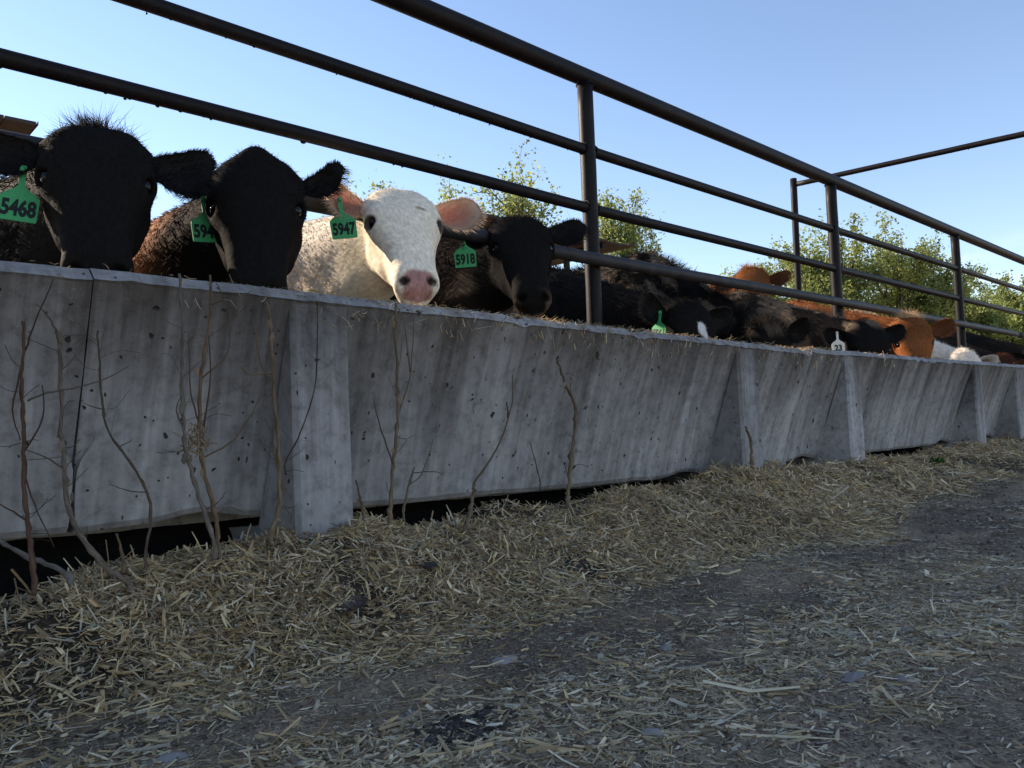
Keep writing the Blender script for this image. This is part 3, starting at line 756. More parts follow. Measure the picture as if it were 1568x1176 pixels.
for k, (r, main, brs) in enumerate(STALKS):
    r *= .86; b = np.array(main[0]); c = np.array(BC[k]) * 1.2
    root = tag(empty('dead_stalk', b), STALK_LABELS[k], 'dead stalk', 'dead weed stalks in front of the bunk')
    rr = np.random.default_rng(300 + k)
    pts = catmull(main, 6) - b
    pts[1:] += rr.normal(0, r * .20, pts[1:].shape)
    m = len(pts); rad = r * np.linspace(1.05, .55, m) * (1 + .10 * rr.standard_normal(m))
    for q in range(6, m - 4, 7): rad[q] *= 1.28                        # leaf nodes
    mb = MB(); mb.tube(pts, rad, 8, True, None, .13, k)
    nv = mb.n; tone = rr.uniform(.65, 1.3, (nv, 1)); dk = np.linspace(1, .62, nv)[:, None]
    mb.c.append(c * tone * dk)
    mb.build('stem', M_BARK, root, True)
    for j, br in enumerate(brs):
        br = [np.array(q, float) for q in br]
        dd = [np.linalg.norm(pts + b - q, axis=1) for q in (br[0], br[-1])]; e_ = 0 if dd[0].min() < dd[1].min() else -1
        if dd[e_].min() < .035: br[e_] = (pts + b)[int(dd[e_].argmin())].copy()
        p = catmull(br, 4) - b; p[1:] += rr.normal(0, r * .12, p[1:].shape)
        mb = MB(); mb.tube(p, r * np.linspace(.42, .2, len(p)), 6, True, c * rr.uniform(.35, .75), .05, k + j)
        mb.build('twig', M_BARK, root, True)
    # hair-fine twiglets
    if len(main) > 5:
        for q in range(9):
            mb = MB()
            i = int(rr.integers(m // 4, m - 2)); p0 = pts[i]; d = np.array([rr.uniform(-1, 1), rr.uniform(-.15, .1), rr.uniform(-.1, .8)]); d /= np.linalg.norm(d)
            l = rr.uniform(.025, .075); mid = p0 + d * l * .5 + np.array([0, 0, rr.normal(0, .008)])
            mb.tube(catmull([p0, mid, p0 + d * l + np.array([0, -.004, rr.normal(0, .012)])], 3), r * .13, 5, False, c * .5)
            mb.build('twig', M_BARK, root, True)
    if k in (1, 3, 4, 5, 7, 10):                         # shrivelled leaves still clinging at the nodes
        for q in range(3):
            i = int(rr.integers(m // 3, m - 1)); mb = MB()
            mb.lump(pts[i] + np.array([rr.normal(0, .006), -.004, -.004]), (rr.uniform(.003, .008), .002, rr.uniform(.005, .012)), k * 10 + q, .5, c * rr.uniform(.5, 1.3), 6, 5)
            mb.build('dry_leaf', M_BARK, root, False)
    if k == 4:
        mb = MB(); i = int(m * .48); pc = pts[i]
        for q in range(70):
            d = rr.normal(0, 1, 3) * np.array([1, .25, 1.2]); d /= np.linalg.norm(d); a = pc + rr.normal(0, .012, 3) * np.array([1, .4, 1.3]); l = rr.uniform(.015, .045)
            mb.tube([a - d * l / 2, a + np.array([0, 0, .002]), a + d * l / 2], rr.uniform(.0006, .0014), 4, False, np.array([.34, .26, .16]) * rr.uniform(.6, 1.2))
        tag(mb.build('caught_straw', M_STRAW, root, False), kind='stuff')

# ---------------------------------------------------------------- stones, dead leaves, weeds
ST = [(.95, 1.04, .021, 'flat pale grey stone on the bare dirt in the middle foreground', (1.5, 1, .5)), (1.18, .86, .014, 'small white stone on the dirt right of the flat grey stone', (1.1, 1, .9)),
      (.87, .66, .013, 'pale wedge-shaped stone near the bottom edge of the view', (1, 1.3, .9)), (1.23, .54, .016, 'broad bluish stone half sunk in the dirt at lower right', (1.7, 1, .5)),
      (1.26, .48, .011, 'small bluish stone beside the broad half-sunk stone at lower right', (1.2, 1, .7)), (.69, .96, .012, 'thin bluish stone flake left of the dark dung patch', (1.9, 1, .4)),
      (.38, 1.07, .016, 'grey stone at the bottom edge on the left', (1.8, 1, .5)), (1.53, .57, .012, 'dusty stone among trodden lumps at the right', (1.3, 1, .8)),
      (1.66, .44, .013, 'bluish stone at the far right edge of the dirt', (1.6, 1, .6)), (1.86, 1.24, .011, 'small pale pebble at the foot of the straw heap', (1.1, 1, 1))]
for k, (x, y, r, lab, sc) in enumerate(ST):
    z = float(height(x, y)); mb = MB()
    mb.lump((0, 0, -r * sc[2] * .15), (r * sc[0], r * sc[1], r * sc[2] * .8), 40 + k, .2, np.array([.27, .24, .215]) * random.Random(k).uniform(.8, 1.25), 9, 6)
    tag(mb.build('stone', M_STONE, None, k % 2 == 0, (x, y, z)), lab, 'stone', 'stones in the alley dirt')

def curled_leaf(name, x, y, s, yaw, col, label, seed):
    rr = np.random.default_rng(seed)
    n = 9; V = []; z = float(height(x, y))
    for i in range(n):
        for j in range(n):
            u, v = i / (n - 1) * 2 - 1, j / (n - 1) * 2 - 1
            w = (1 - abs(u) ** 2.2) ** .6 if abs(u) < 1 else 0
            px, py = u * s, v * s * .75 * w * (1 + .2 * rr.normal())
            V.append((px * math.cos(yaw) - py * math.sin(yaw), px * math.sin(yaw) + py * math.cos(yaw), .014 + .25 * s * v * v + .2 * s * u + rr.normal(0, s * .02)))
    V = np.array(V); lo = V - np.array([0, 0, .0012]); idx = np.arange(n * n).reshape(n, n)
    q = np.stack([idx[:-1, :-1], idx[1:, :-1], idx[1:, 1:], idx[:-1, 1:]], -1).reshape(-1, 4)
    o = mesh_obj(name, np.vstack([V, lo]), [np.vstack([q, q[:, ::-1] + n * n])], M_BARK, None, True, np.tile(col, (2 * n * n, 1)), (x, y, z))
    return tag(o, label, 'dead leaf', 'dead leaves on the straw')
curled_leaf('dead_leaf', .855, 1.385, .038, .4, np.array([.105, .082, .072]), 'broad grey-brown dead leaf lying on the straw, nearer the viewer', 3)
curled_leaf('dead_leaf', 1.10, 1.46, .030, 1.4, np.array([.085, .07, .062]), 'dark crumpled dead leaf on the straw, farther along the heap', 4)

def weed(x, y, s, n, label, seed, col=(.045, .12, .03)):
    rr = np.random.default_rng(seed); z = float(height(x, y)); V = []; Q = []; C = []
    for k in range(n):
        a = rr.uniform(0, 6.28); el = rr.uniform(.2, 1.2); l = s * rr.uniform(.5, 1.1); w = l * rr.uniform(.16, .3)
        d = np.array([math.cos(a) * math.cos(el), math.sin(a) * math.cos(el), math.sin(el)]); sd = np.array([-math.sin(a), math.cos(a), 0]); b = np.array([rr.normal(0, s * .35), rr.normal(0, s * .35), .008])
        base = len(V)
        V += [b, b + d * l * .5 + sd * w, b + d * l + np.array([0, 0, -l * .15]), b + d * l * .5 - sd * w, b + d * l * .5 + np.array([0, 0, -.0015])]
        Q += [(base, base + 1, base + 2, base + 3), (base, base + 3, base + 4, base + 1)]
        C += [np.array(col) * rr.uniform(.6, 1.5)] * 5
    tag(mesh_obj('weed', V, [np.array(Q)], M_LEAF, None, False, np.array(C), (x, y, z)), label, 'weed', 'green weeds in the straw')
weed(.56, 1.50, .018, 14, 'bluish green weed flattened in the straw at the left', 1, (.05, .11, .075))
weed(1.03, 1.355, .013, 8, 'small green weed sprig beside the dark crumpled leaf', 2)
weed(4.75, 1.55, .055, 30, 'bright green weed tuft on the straw heap at the far right', 3, (.05, .16, .03))
weed(2.02, 1.52, .022, 16, 'dull green weed sprig below the middle of the bunk', 4, (.04, .085, .035))

def dung(x, y, s, n, label, seed):
    rr = np.random.default_rng(seed); mb = MB(); z = float(height(x, y))
    for k in range(n):
        dx, dy = rr.normal(0, s * .42), rr.normal(0, s * .28); r = s * rr.uniform(.025, .085)
        mb.lump((dx, dy, float(height(x + dx, y + dy)) - z + r * .2), (r * rr.uniform(.8, 1.6), r, r * .6), seed * 100 + k, .4, np.array([.060, .050, .042]) * rr.uniform(.4, 1.6), 6, 4)
    tag(mb.build('dung_pat', M_CLOD, None, False, (x, y, z)), label, 'dung', 'dark dung on the ground')
dung(.70, .86, .075, 420, 'dark crumbly dung pat on the dirt near the bottom edge of the view', 5)
dung(.66, 1.30, .055, 260, 'dark dung pat in the straw, just left of the broad dead leaf', 6)
dung(1.50, 1.36, .09, 360, 'dark dung pat at the foot of the straw heap, in the middle', 7)

# ---------------------------------------------------------------- trees beyond the pen
def tree(x, y, top, spread, seed, label, leafy=1.0, stems=4, leafsize=.075, zlow=.35, green=(.215, .275, .09)):
    rr = np.random.default_rng(seed); R_ = random.Random(seed)
    root = tag(empty('tree', (x, y, 0)), label, 'tree', 'trees beyond the pen')
    mb = MB(); tips = []
    def grow(p, d, l, r, lev):
        pts = [p]; k = 5
        for i in range(k):
            d = d + rr.normal(0, .16, 3) + np.array([0, 0, .06]); d = d / np.linalg.norm(d)
            p = p + d * l / k; pts.append(p)
        mb.tube(pts, np.linspace(r, r * .58, k + 1), 7 if lev < 2 else 4, False)
        if lev >= 2: tips.extend(pts[2:])
        if lev == 4: return
        for q in range(R_.choice([2, 3, 3]) if lev else stems + 2):
            i = R_.randint(2, k); dd = d + rr.normal(0, .55, 3) * np.array([1, 1, .6]) * (1.0 if lev else spread / top * 2.4); dd = dd / np.linalg.norm(dd)
            if dd[2] < -.15: dd[2] = -dd[2]
            grow(pts[i], dd, l * R_.uniform(.55, .78), r * R_.uniform(.42, .58), lev + 1)
    for s_ in range(max(1, stems // 2)):
        a = rr.uniform(0, 6.28)
        grow(np.array([rr.normal(0, .15), rr.normal(0, .15), -.05]), np.array([math.cos(a) * spread / top * .7, math.sin(a) * spread / top * .7, 1.0]), top * .40, .05 + top * .012, 0)
    V = np.concatenate(mb.v); T0 = np.array(tips)
    # fit the grown shape to the tree's real height and spread
    hs = top / V[:, 2].max(); ext = np.percentile(np.hypot(T0[:, 0], T0[:, 1]), 92); ws = spread / ext
    sc = np.array([ws, ws, hs])
    for i in range(len(mb.v)): mb.v[i] = mb.v[i] * sc
    T0 = T0 * sc
    mb.c = [np.tile(np.array([.055, .045, .036]), (mb.n, 1)) * rr.uniform(.6, 1.2, (mb.n, 1))]
    mb.build('trunk', M_BARK, root, True)
    T0 = T0[T0[:, 2] > top * zlow]
    if leafy <= 0: return root
    # leaf clusters round most twigs; whole limbs stay bare
    key = fbm(T0[:, 0] * 1.1 + seed, T0[:, 2] * 1.1 + T0[:, 1], seed)
    T0 = T0[key > .50 - .26 * leafy]
    per = 12
    n = len(T0) * per
    C0 = np.repeat(T0, per, 0) + rr.normal(0, .13, (n, 3)) * np.array([1, 1, .85])
    tone = np.repeat(rr.uniform(.55, 1.35, (len(T0), 1)), per, 0)
    d = rr.normal(0, 1, (n, 3)); d /= np.linalg.norm(d, axis=1)[:, None]
    e = np.cross(d, rr.normal(0, 1, (n, 3))); e /= np.linalg.norm(e, axis=1)[:, None]
    l = (leafsize * rr.uniform(.55, 1.3, n))[:, None]
    nrm = np.cross(d, e)
    V = np.stack([C0 - d * l * .5, C0 + e * l * .32 + nrm * l * .08, C0 + d * l * .5, C0 - e * l * .32 + nrm * l * .08], 1).reshape(-1, 3)
    Q = np.arange(n * 4).reshape(-1, 4)
    yel = rr.uniform(0, 1, (n, 1))
    c = np.array(green) * tone * rr.uniform(.75, 1.25, (n, 1)) * (1 + yel * np.array([.35, .12, -.1]))
    mesh_obj('crown', V, [Q], M_LEAF, root, False, np.repeat(c, 4, 0))
    return root
tree(9.3, 14.0, 5.75, .62, 11, 'small narrow green tree top seen between the black cow and the white cow', 2.0, 5, .085)
tree(12.9, 13.0, 6.55, 2.3, 12, 'broad yellow-green tree behind the white cow and the woolly black cow', 1.45, 7, .085)
tree(15.6, 13.4, 6.35, .75, 13, 'nearly bare tree with dark thin twigs right beside the nearest fence post', -1, 4)
tree(17.5, 13.0, 6.75, .85, 14, 'slim leafy tree just right of the nearest fence post', .72, 4, .085)
tree(23.0, 12.0, 5.5, 1.8, 15, 'low sparse tree behind the red cow with raised head', .8, 5, .10)
tree(25.6, 11.0, 7.0, 2.0, 16, 'half-bare spreading tree between the thin tall post and the second fence post', .75, 5, .11)
tree(28.6, 11.0, 7.2, 1.9, 17, 'spreading tree with bare limbs right of the second fence post', .65, 5, .11)
tree(31.0, 10.2, 6.1, 2.1, 18, 'full round-topped green tree left of the third fence post', 1.3, 6, .11, .25)
tree(35.5, 10.5, 5.6, 1.9, 19, 'pale green bushy tree directly behind the third fence post', 1.2, 6, .12, .2)
tree(39.5, 11.0, 5.6, 2.1, 20, 'bushy tree right of the third fence post', 1.2, 6, .13, .2)
tree(46.0, 11.5, 7.6, 3.0, 21, 'tallest pale green tree at the right edge of the view', 1.3, 7, .14, .2)
tree(21.0, 15.0, 4.6, 1.8, 22, 'low green bush-like tree seen above the black cows with heads down', .8, 5, .10, .2)

# ---------------------------------------------------------------- cattle
class Field:
    def __init__(s, lo, hi, h):
        s.lo = np.array(lo, float); s.h = h
        s.n = np.ceil((np.array(hi) - s.lo) / h).astype(int) + 1
        s.f = np.full(s.n, .3, np.float32)
    def sub(s, lo, hi, pad):
        a = np.clip(np.floor((np.array(lo) - pad - s.lo) / s.h).astype(int), 0, s.n - 1)
        b = np.clip(np.ceil((np.array(hi) + pad - s.lo) / s.h).astype(int) + 1, 1, s.n)
        sl = tuple(slice(i, j) for i, j in zip(a, b))
        ax = [(s.lo[k] + s.h * np.arange(a[k], b[k])).astype(np.float32) for k in range(3)]
        return sl, np.meshgrid(*ax, indexing='ij', sparse=True)
    def join(s, fn, lo, hi, k):
        sl, P = s.sub(lo, hi, k + .03)
        d = fn(*P); a = s.f[sl]
        h = np.clip(.5 + .5 * (a - d) / k, 0, 1)
        s.f[sl] = a + (d - a) * h - k * h * (1 - h)
    def cut(s, fn, lo, hi, k):
        sl, P = s.sub(lo, hi, k + .01)
        d = -fn(*P); a = s.f[sl]
        h = np.clip(.5 - .5 * (a - d) / k, 0, 1)
        s.f[sl] = a + (d - a) * h + k * h * (1 - h)
    def capsule(s, a, b, ra, rb, k=.05, sub=False):
        a = np.array(a, float); b = np.array(b, float); ab = b - a; L2 = ab @ ab
        def fn(x, y, z):
            t = np.clip(((x - a[0]) * ab[0] + (y - a[1]) * ab[1] + (z - a[2]) * ab[2]) / L2, 0, 1)
            return np.sqrt((x - a[0] - t * ab[0]) ** 2 + (y - a[1] - t * ab[1]) ** 2 + (z - a[2] - t * ab[2]) ** 2) - (ra + (rb - ra) * t)
        r = max(ra, rb)
        (s.cut if sub else s.join)(fn, np.minimum(a, b) - r, np.maximum(a, b) + r, k)
    def surface(s):
        f = s.f; n = s.n
        sg = f < 0
        c = np.zeros(n - 1, np.int8)
        offs = [(i, j, k) for i in (0, 1) for j in (0, 1) for k in (0, 1)]
        for i, j, k in offs: c += sg[i:n[0] - 1 + i, j:n[1] - 1 + j, k:n[2] - 1 + k]
        act = np.argwhere((c > 0) & (c < 8))
        val = np.stack([f[act[:, 0] + i, act[:, 1] + j, act[:, 2] + k] for i, j, k in offs], 1)
        acc = np.zeros((len(act), 3)); cnt = np.zeros(len(act))
        for a in range(8):
            for b in range(a + 1, 8):
                if sum(abs(p - q) for p, q in zip(offs[a], offs[b])) != 1: continue
                m = (val[:, a] < 0) != (val[:, b] < 0)
                t = val[m, a] / (val[m, a] - val[m, b])
                acc[m] += np.array(offs[a]) + t[:, None] * (np.array(offs[b]) - np.array(offs[a])); cnt[m] += 1
        V = s.lo + s.h * (act + acc / cnt[:, None])
        ids = np.full(n - 1, -1, np.int32); ids[tuple(act.T)] = np.arange(len(act))
        Q = []
        for ax in range(3):
            o1, o2 = [(1, 2), (2, 0), (0, 1)][ax]
            A = np.moveaxis(sg, (ax, o1, o2), (0, 1, 2)); I = np.moveaxis(ids, (ax, o1, o2), (0, 1, 2))
            d = A[:-1, 1:-1, 1:-1].astype(np.int8) - A[1:, 1:-1, 1:-1]
            e = np.argwhere(d != 0); sgn = d[tuple(e.T)]
            i, j, k = e.T
            q = np.stack([I[i, j, k], I[i, j + 1, k], I[i, j + 1, k + 1], I[i, j, k + 1]], 1)
            q[sgn < 0] = q[sgn < 0][:, ::-1]; Q.append(q)
        return V, np.concatenate(Q)

HEAD_T = np.array([-.004, .004, .02, .05, .09, .14, .175, .21, .25, .30, .35, .385, .42, .445, .462, .472])
HEAD_W = np.array([.016, .050, .074, .089, .097, .102, .1035, .096, .080, .067, .061, .058, .059, .055, .041, .006])
HEAD_F = np.array([.060, .030, .012, -.008, -.022, -.031, -.033, -.032, -.031, -.029, -.026, -.024, -.020, -.008, .008, .035])
HEAD_B = np.array([.080, .110, .125, .140, .155, .172, .185, .192, .190, .168, .135, .117, .104, .094, .080, .055])

def cow_fur(V, Nn, flow, length, colr, width, stiff, rr, segs=2):
    """strands: a quad and a triangle each"""
    n = len(V)
    d0 = Nn * stiff[:, None] + flow + rr.normal(0, .22, (n, 3)); d0 /= np.linalg.norm(d0, axis=1)[:, None]
    d1 = d0 + flow * .55 + rr.normal(0, .12, (n, 3)) + np.array([0, 0, -.12]); d1 /= np.linalg.norm(d1, axis=1)[:, None]
    L = (length * rr.uniform(.55, 1.25, n))[:, None]
    sd = np.cross(d0, rr.normal(0, 1, (n, 3))); sd /= np.linalg.norm(sd, axis=1)[:, None]
    w = (width * rr.uniform(.7, 1.3, n))[:, None] * .5
    p0 = V - Nn * .002; p1 = p0 + d0 * L * .5; p2 = p1 + d1 * L * .5
    out = np.stack([p0 - sd * w, p0 + sd * w, p1 + sd * w * .75, p1 - sd * w * .75, p2], 1).reshape(-1, 3)
    b = (np.arange(n) * 5)[:, None]
    C = np.repeat(colr * np.where(colr.max(1, keepdims=True) > .3, rr.uniform(.88, 1.10, (n, 1)), rr.uniform(.65, 1.6, (n, 1))), 5, 0)
    return out, b + np.array([[0, 1, 2, 3]]), b + np.array([[3, 2, 4]]), C

def text_mesh(txt, size, bold):
    cu = bpy.data.curves.new('txt', 'FONT'); cu.body = txt; cu.size = size; cu.align_x = 'CENTER'; cu.align_y = 'CENTER'
    cu.offset = bold; cu.extrude = .0003; cu.resolution_u = 3
    ob = bpy.data.objects.new('txt', cu); COL.objects.link(ob)
    bpy.context.view_layer.update()
    me = bpy.data.meshes.new_from_object(ob.evaluated_get(bpy.context.evaluated_depsgraph_get()))
    bpy.data.objects.remove(ob); bpy.data.curves.remove(cu)
    return me

def unit(v): v = np.array(v, float); return v / np.linalg.norm(v)

def add_ear(root, base, p0, axis, front, L, Wd, col_out, col_in, rr, curl=.0, fringe=1.0, fringe_col=None, tip=0.0):
    axis = unit(axis); front = unit(np.array(front) - axis * np.dot(front, axis)); side = np.cross(axis, front)
    if side[2] < 0: side = -side
    nu, nv = 24, 13
    us = 1 - (1 - np.linspace(0, 1, nu)) ** 1.7; vs = np.linspace(-1, 1, nv)
    prof = np.interp(us, [0, .08, .2, .35, .52, .68, .80, .89, .95, .985, 1], [.36, .42, .66, .90, 1.0, .99, .89, .71, .50, .28, .04]) * Wd / 2
    V = np.zeros((nu, nv, 3))
    for i, u in enumerate(us):
        for j, v in enumerate(vs):
            cup = (.42 - .22 * u) * prof[i] * (v * v) - .028 * math.sin(math.pi * min(1, u * 1.05))
            lower = 1.12 if v < 0 else .88
            asym = -.012 * math.sin(math.pi * u)
            V[i, j] = p0 + axis * L * u + side * (prof[i] * v * lower + asym - tip * L * u ** 3) + front * (cup + curl * L * u * u)
    V = V + (rr.normal(0, .0006, V.shape))
    th = .0045
    back = V - front * th * (1 - .6 * np.abs(vs)[None, :, None] ** 4)
    idx = np.arange(nu * nv).reshape(nu, nv)
    q1 = np.stack([idx[:-1, :-1], idx[1:, :-1], idx[1:, 1:], idx[:-1, 1:]], -1).reshape(-1, 4)
    q2 = q1[:, ::-1] + nu * nv
    rim = list(idx[:, 0]) + list(idx[-1, 1:]) + list(idx[-2::-1, -1]) + list(idx[0, -2:0:-1])
    q3 = [(rim[a], rim[(a + 1) % len(rim)], rim[(a + 1) % len(rim)] + nu * nv, rim[a] + nu * nv) for a in range(len(rim))]
    vv = np.vstack([V.reshape(-1, 3), back.reshape(-1, 3)])
    inner = np.outer(np.clip(np.sin(np.pi * np.clip(us * 1.05, 0, 1)), 0, 1), np.clip(1 - np.abs(vs) ** 2.5, 0, 1)).ravel()[:, None]
    col = np.vstack([np.array(col_in) * inner + np.array(col_out) * (1 - inner), np.tile(col_out, (nu * nv, 1))])
    # hair fringe along the rim, inside and over the back
    n = int(520 * fringe)
    i = rr.integers(1, nu - 1, n); low = rr.uniform(0, 1, n) < .5
    j = np.where(low, 0, nv - 1)
    pos = V[i, j] + (V[np.minimum(i + 1, nu - 1), j] - V[i, j]) * rr.uniform(0, 1, (n, 1))
    outw = np.where(low[:, None], -side, side) * .8 + axis * .7 + front * rr.uniform(-.4, .4, (n, 1))
    fc = np.tile(fringe_col if fringe_col is not None else col_out, (n, 1))
    s1 = cow_fur(pos, outw * .5, outw, np.where(low, .030, .012) * np.ones(n), fc, np.full(n, .0013), np.full(n, .4), rr)
    n2 = int(420 * fringe)
    i = rr.integers(1, nu // 2 + 3, n2); j = rr.integers(1, nv - 1, n2)
    s2 = cow_fur(V[i, j] + rr.normal(0, .003, (n2, 3)), np.tile(front, (n2, 1)), np.tile(axis * .8 + front * .4, (n2, 1)), np.full(n2, .022), np.tile(np.array(fringe_col if fringe_col is not None else col_out), (n2, 1)), np.full(n2, .0012), np.full(n2, .5), rr)
    n3 = int(1500 * fringe)
    i = rr.integers(0, nu - 1, n3); j = rr.integers(0, nv - 1, n3)
    s3 = cow_fur(back[i, j] + (back[i + 1, j + 1] - back[i, j]) * rr.uniform(0, 1, (n3, 1)), np.tile(-front, (n3, 1)), np.tile(axis * .9, (n3, 1)), np.full(n3, .010), np.tile(np.array(col_out), (n3, 1)), np.full(n3, .0014), np.full(n3, .35), rr)
    k = len(vv); VV = [vv]; QQ = [q1, q2, np.array(q3)]; TT = []; CC = [col]
    for s in (s1, s2, s3):
        VV.append(s[0]); QQ.append(s[1] + k); TT.append(s[2] + k); CC.append(s[3]); k += len(s[0])
    mesh_obj('ear', np.concatenate(VV) - base, [np.concatenate(QQ), np.concatenate(TT)], M_EAR, root, True, np.concatenate(CC))
    return lambda u, v: p0 + axis * L * u + side * (np.interp(u, us, prof) * v - .012 * math.sin(math.pi * u) - tip * L * u ** 3) + front * (curl * L * u * u - .028 * math.sin(math.pi * min(1, u * 1.05)) + .3 * np.interp(u, us, prof) * v * v)

TAG_OUT = [(-.0065, 0), (-.0055, -.020), (-.0055, -.036), (-.012, -.044), (-.026, -.053), (-.0335, -.061), (-.0345, -.066), (-.033, -.108), (-.0315, -.111), (.0315, -.111), (.033, -.108), (.0345, -.066), (.0335, -.061), (.026, -.053), (.012, -.044), (.0055, -.036), (.0055, -.020), (.0065, 0), (.004, .006), (-.004, .006)]
def add_tag(root, base, p, yaw, lean, txt, mat, s=1.0, swing=0.0):
    """flag-shaped plastic tag hanging from p, its face turned to azimuth yaw"""
    nrm = np.array([math.cos(yaw), math.sin(yaw), 0]); z = np.array([0, 0, 1.0]); x = np.cross(z, nrm)
    cs, sn = math.cos(lean), math.sin(lean); x, z = x * cs + z * sn, z * cs - x * sn
    cs, sn = math.cos(swing), math.sin(swing); nrm, z = nrm * cs + z * sn, z * cs - nrm * sn
    M = lambda a, b, c: p + x * a * s + z * b * s + nrm * c * s
    O = np.array(TAG_OUT); n = len(O)
    V = [M(a, b, .0013) for a, b in O] + [M(a, b, -.0013) for a, b in O]
    cf, cb = len(V), len(V) + 1
    V += [M(0, -.05, .0013), M(0, -.05, -.0013)]
    T = [];
    for i in range(n):
        j = (i + 1) % n
        T += [(cf, i, j), (cb, n + j, n + i)]
    Q = [(i, n + i, n + (i + 1) % n, (i + 1) % n) for i in range(n)]
    t = mesh_obj('ear_tag', np.array(V) - base, [np.array(Q), np.array(T)], mat, root, False)
    mb = MB(); mb.lump(M(0, -.003, .004) - base, (.005 * s, .005 * s, .005 * s), 1, .02); mb.build('button', mat, t, True)
    me = text_mesh(txt, .040 * s, .0017 * s)
    rot = Matrix(((x[0], z[0], nrm[0], 0), (x[1], z[1], nrm[1], 0), (x[2], z[2], nrm[2], 0), (0, 0, 0, 1)))
    me.update(); xs = [v.co.x for v in me.vertices]; w = max(xs) - min(xs)
    me.transform(Matrix.Diagonal((min(1.0, .060 * s / w) if w else 1, 1.12, 1, 1)))
    # follow the tag's slight bow
    for v in me.vertices: v.co.z += .0017 * s
    me.transform(Matrix.Translation(Vector(M(0, -.086, 0) - base)) @ rot)
    me.materials.clear(); me.materials.append(M_INK)
    me.name = 'number_print'
    o = bpy.data.objects.new('number_print', me); COL.objects.link(o); o.parent = t
    return t

BLACK = np.array([.0105, .0094, .0086]); BROWNBLACK = np.array([.020, .014, .011]); RED = np.array([.27, .098, .034]); WHITE = np.array([.80, .72, .60])

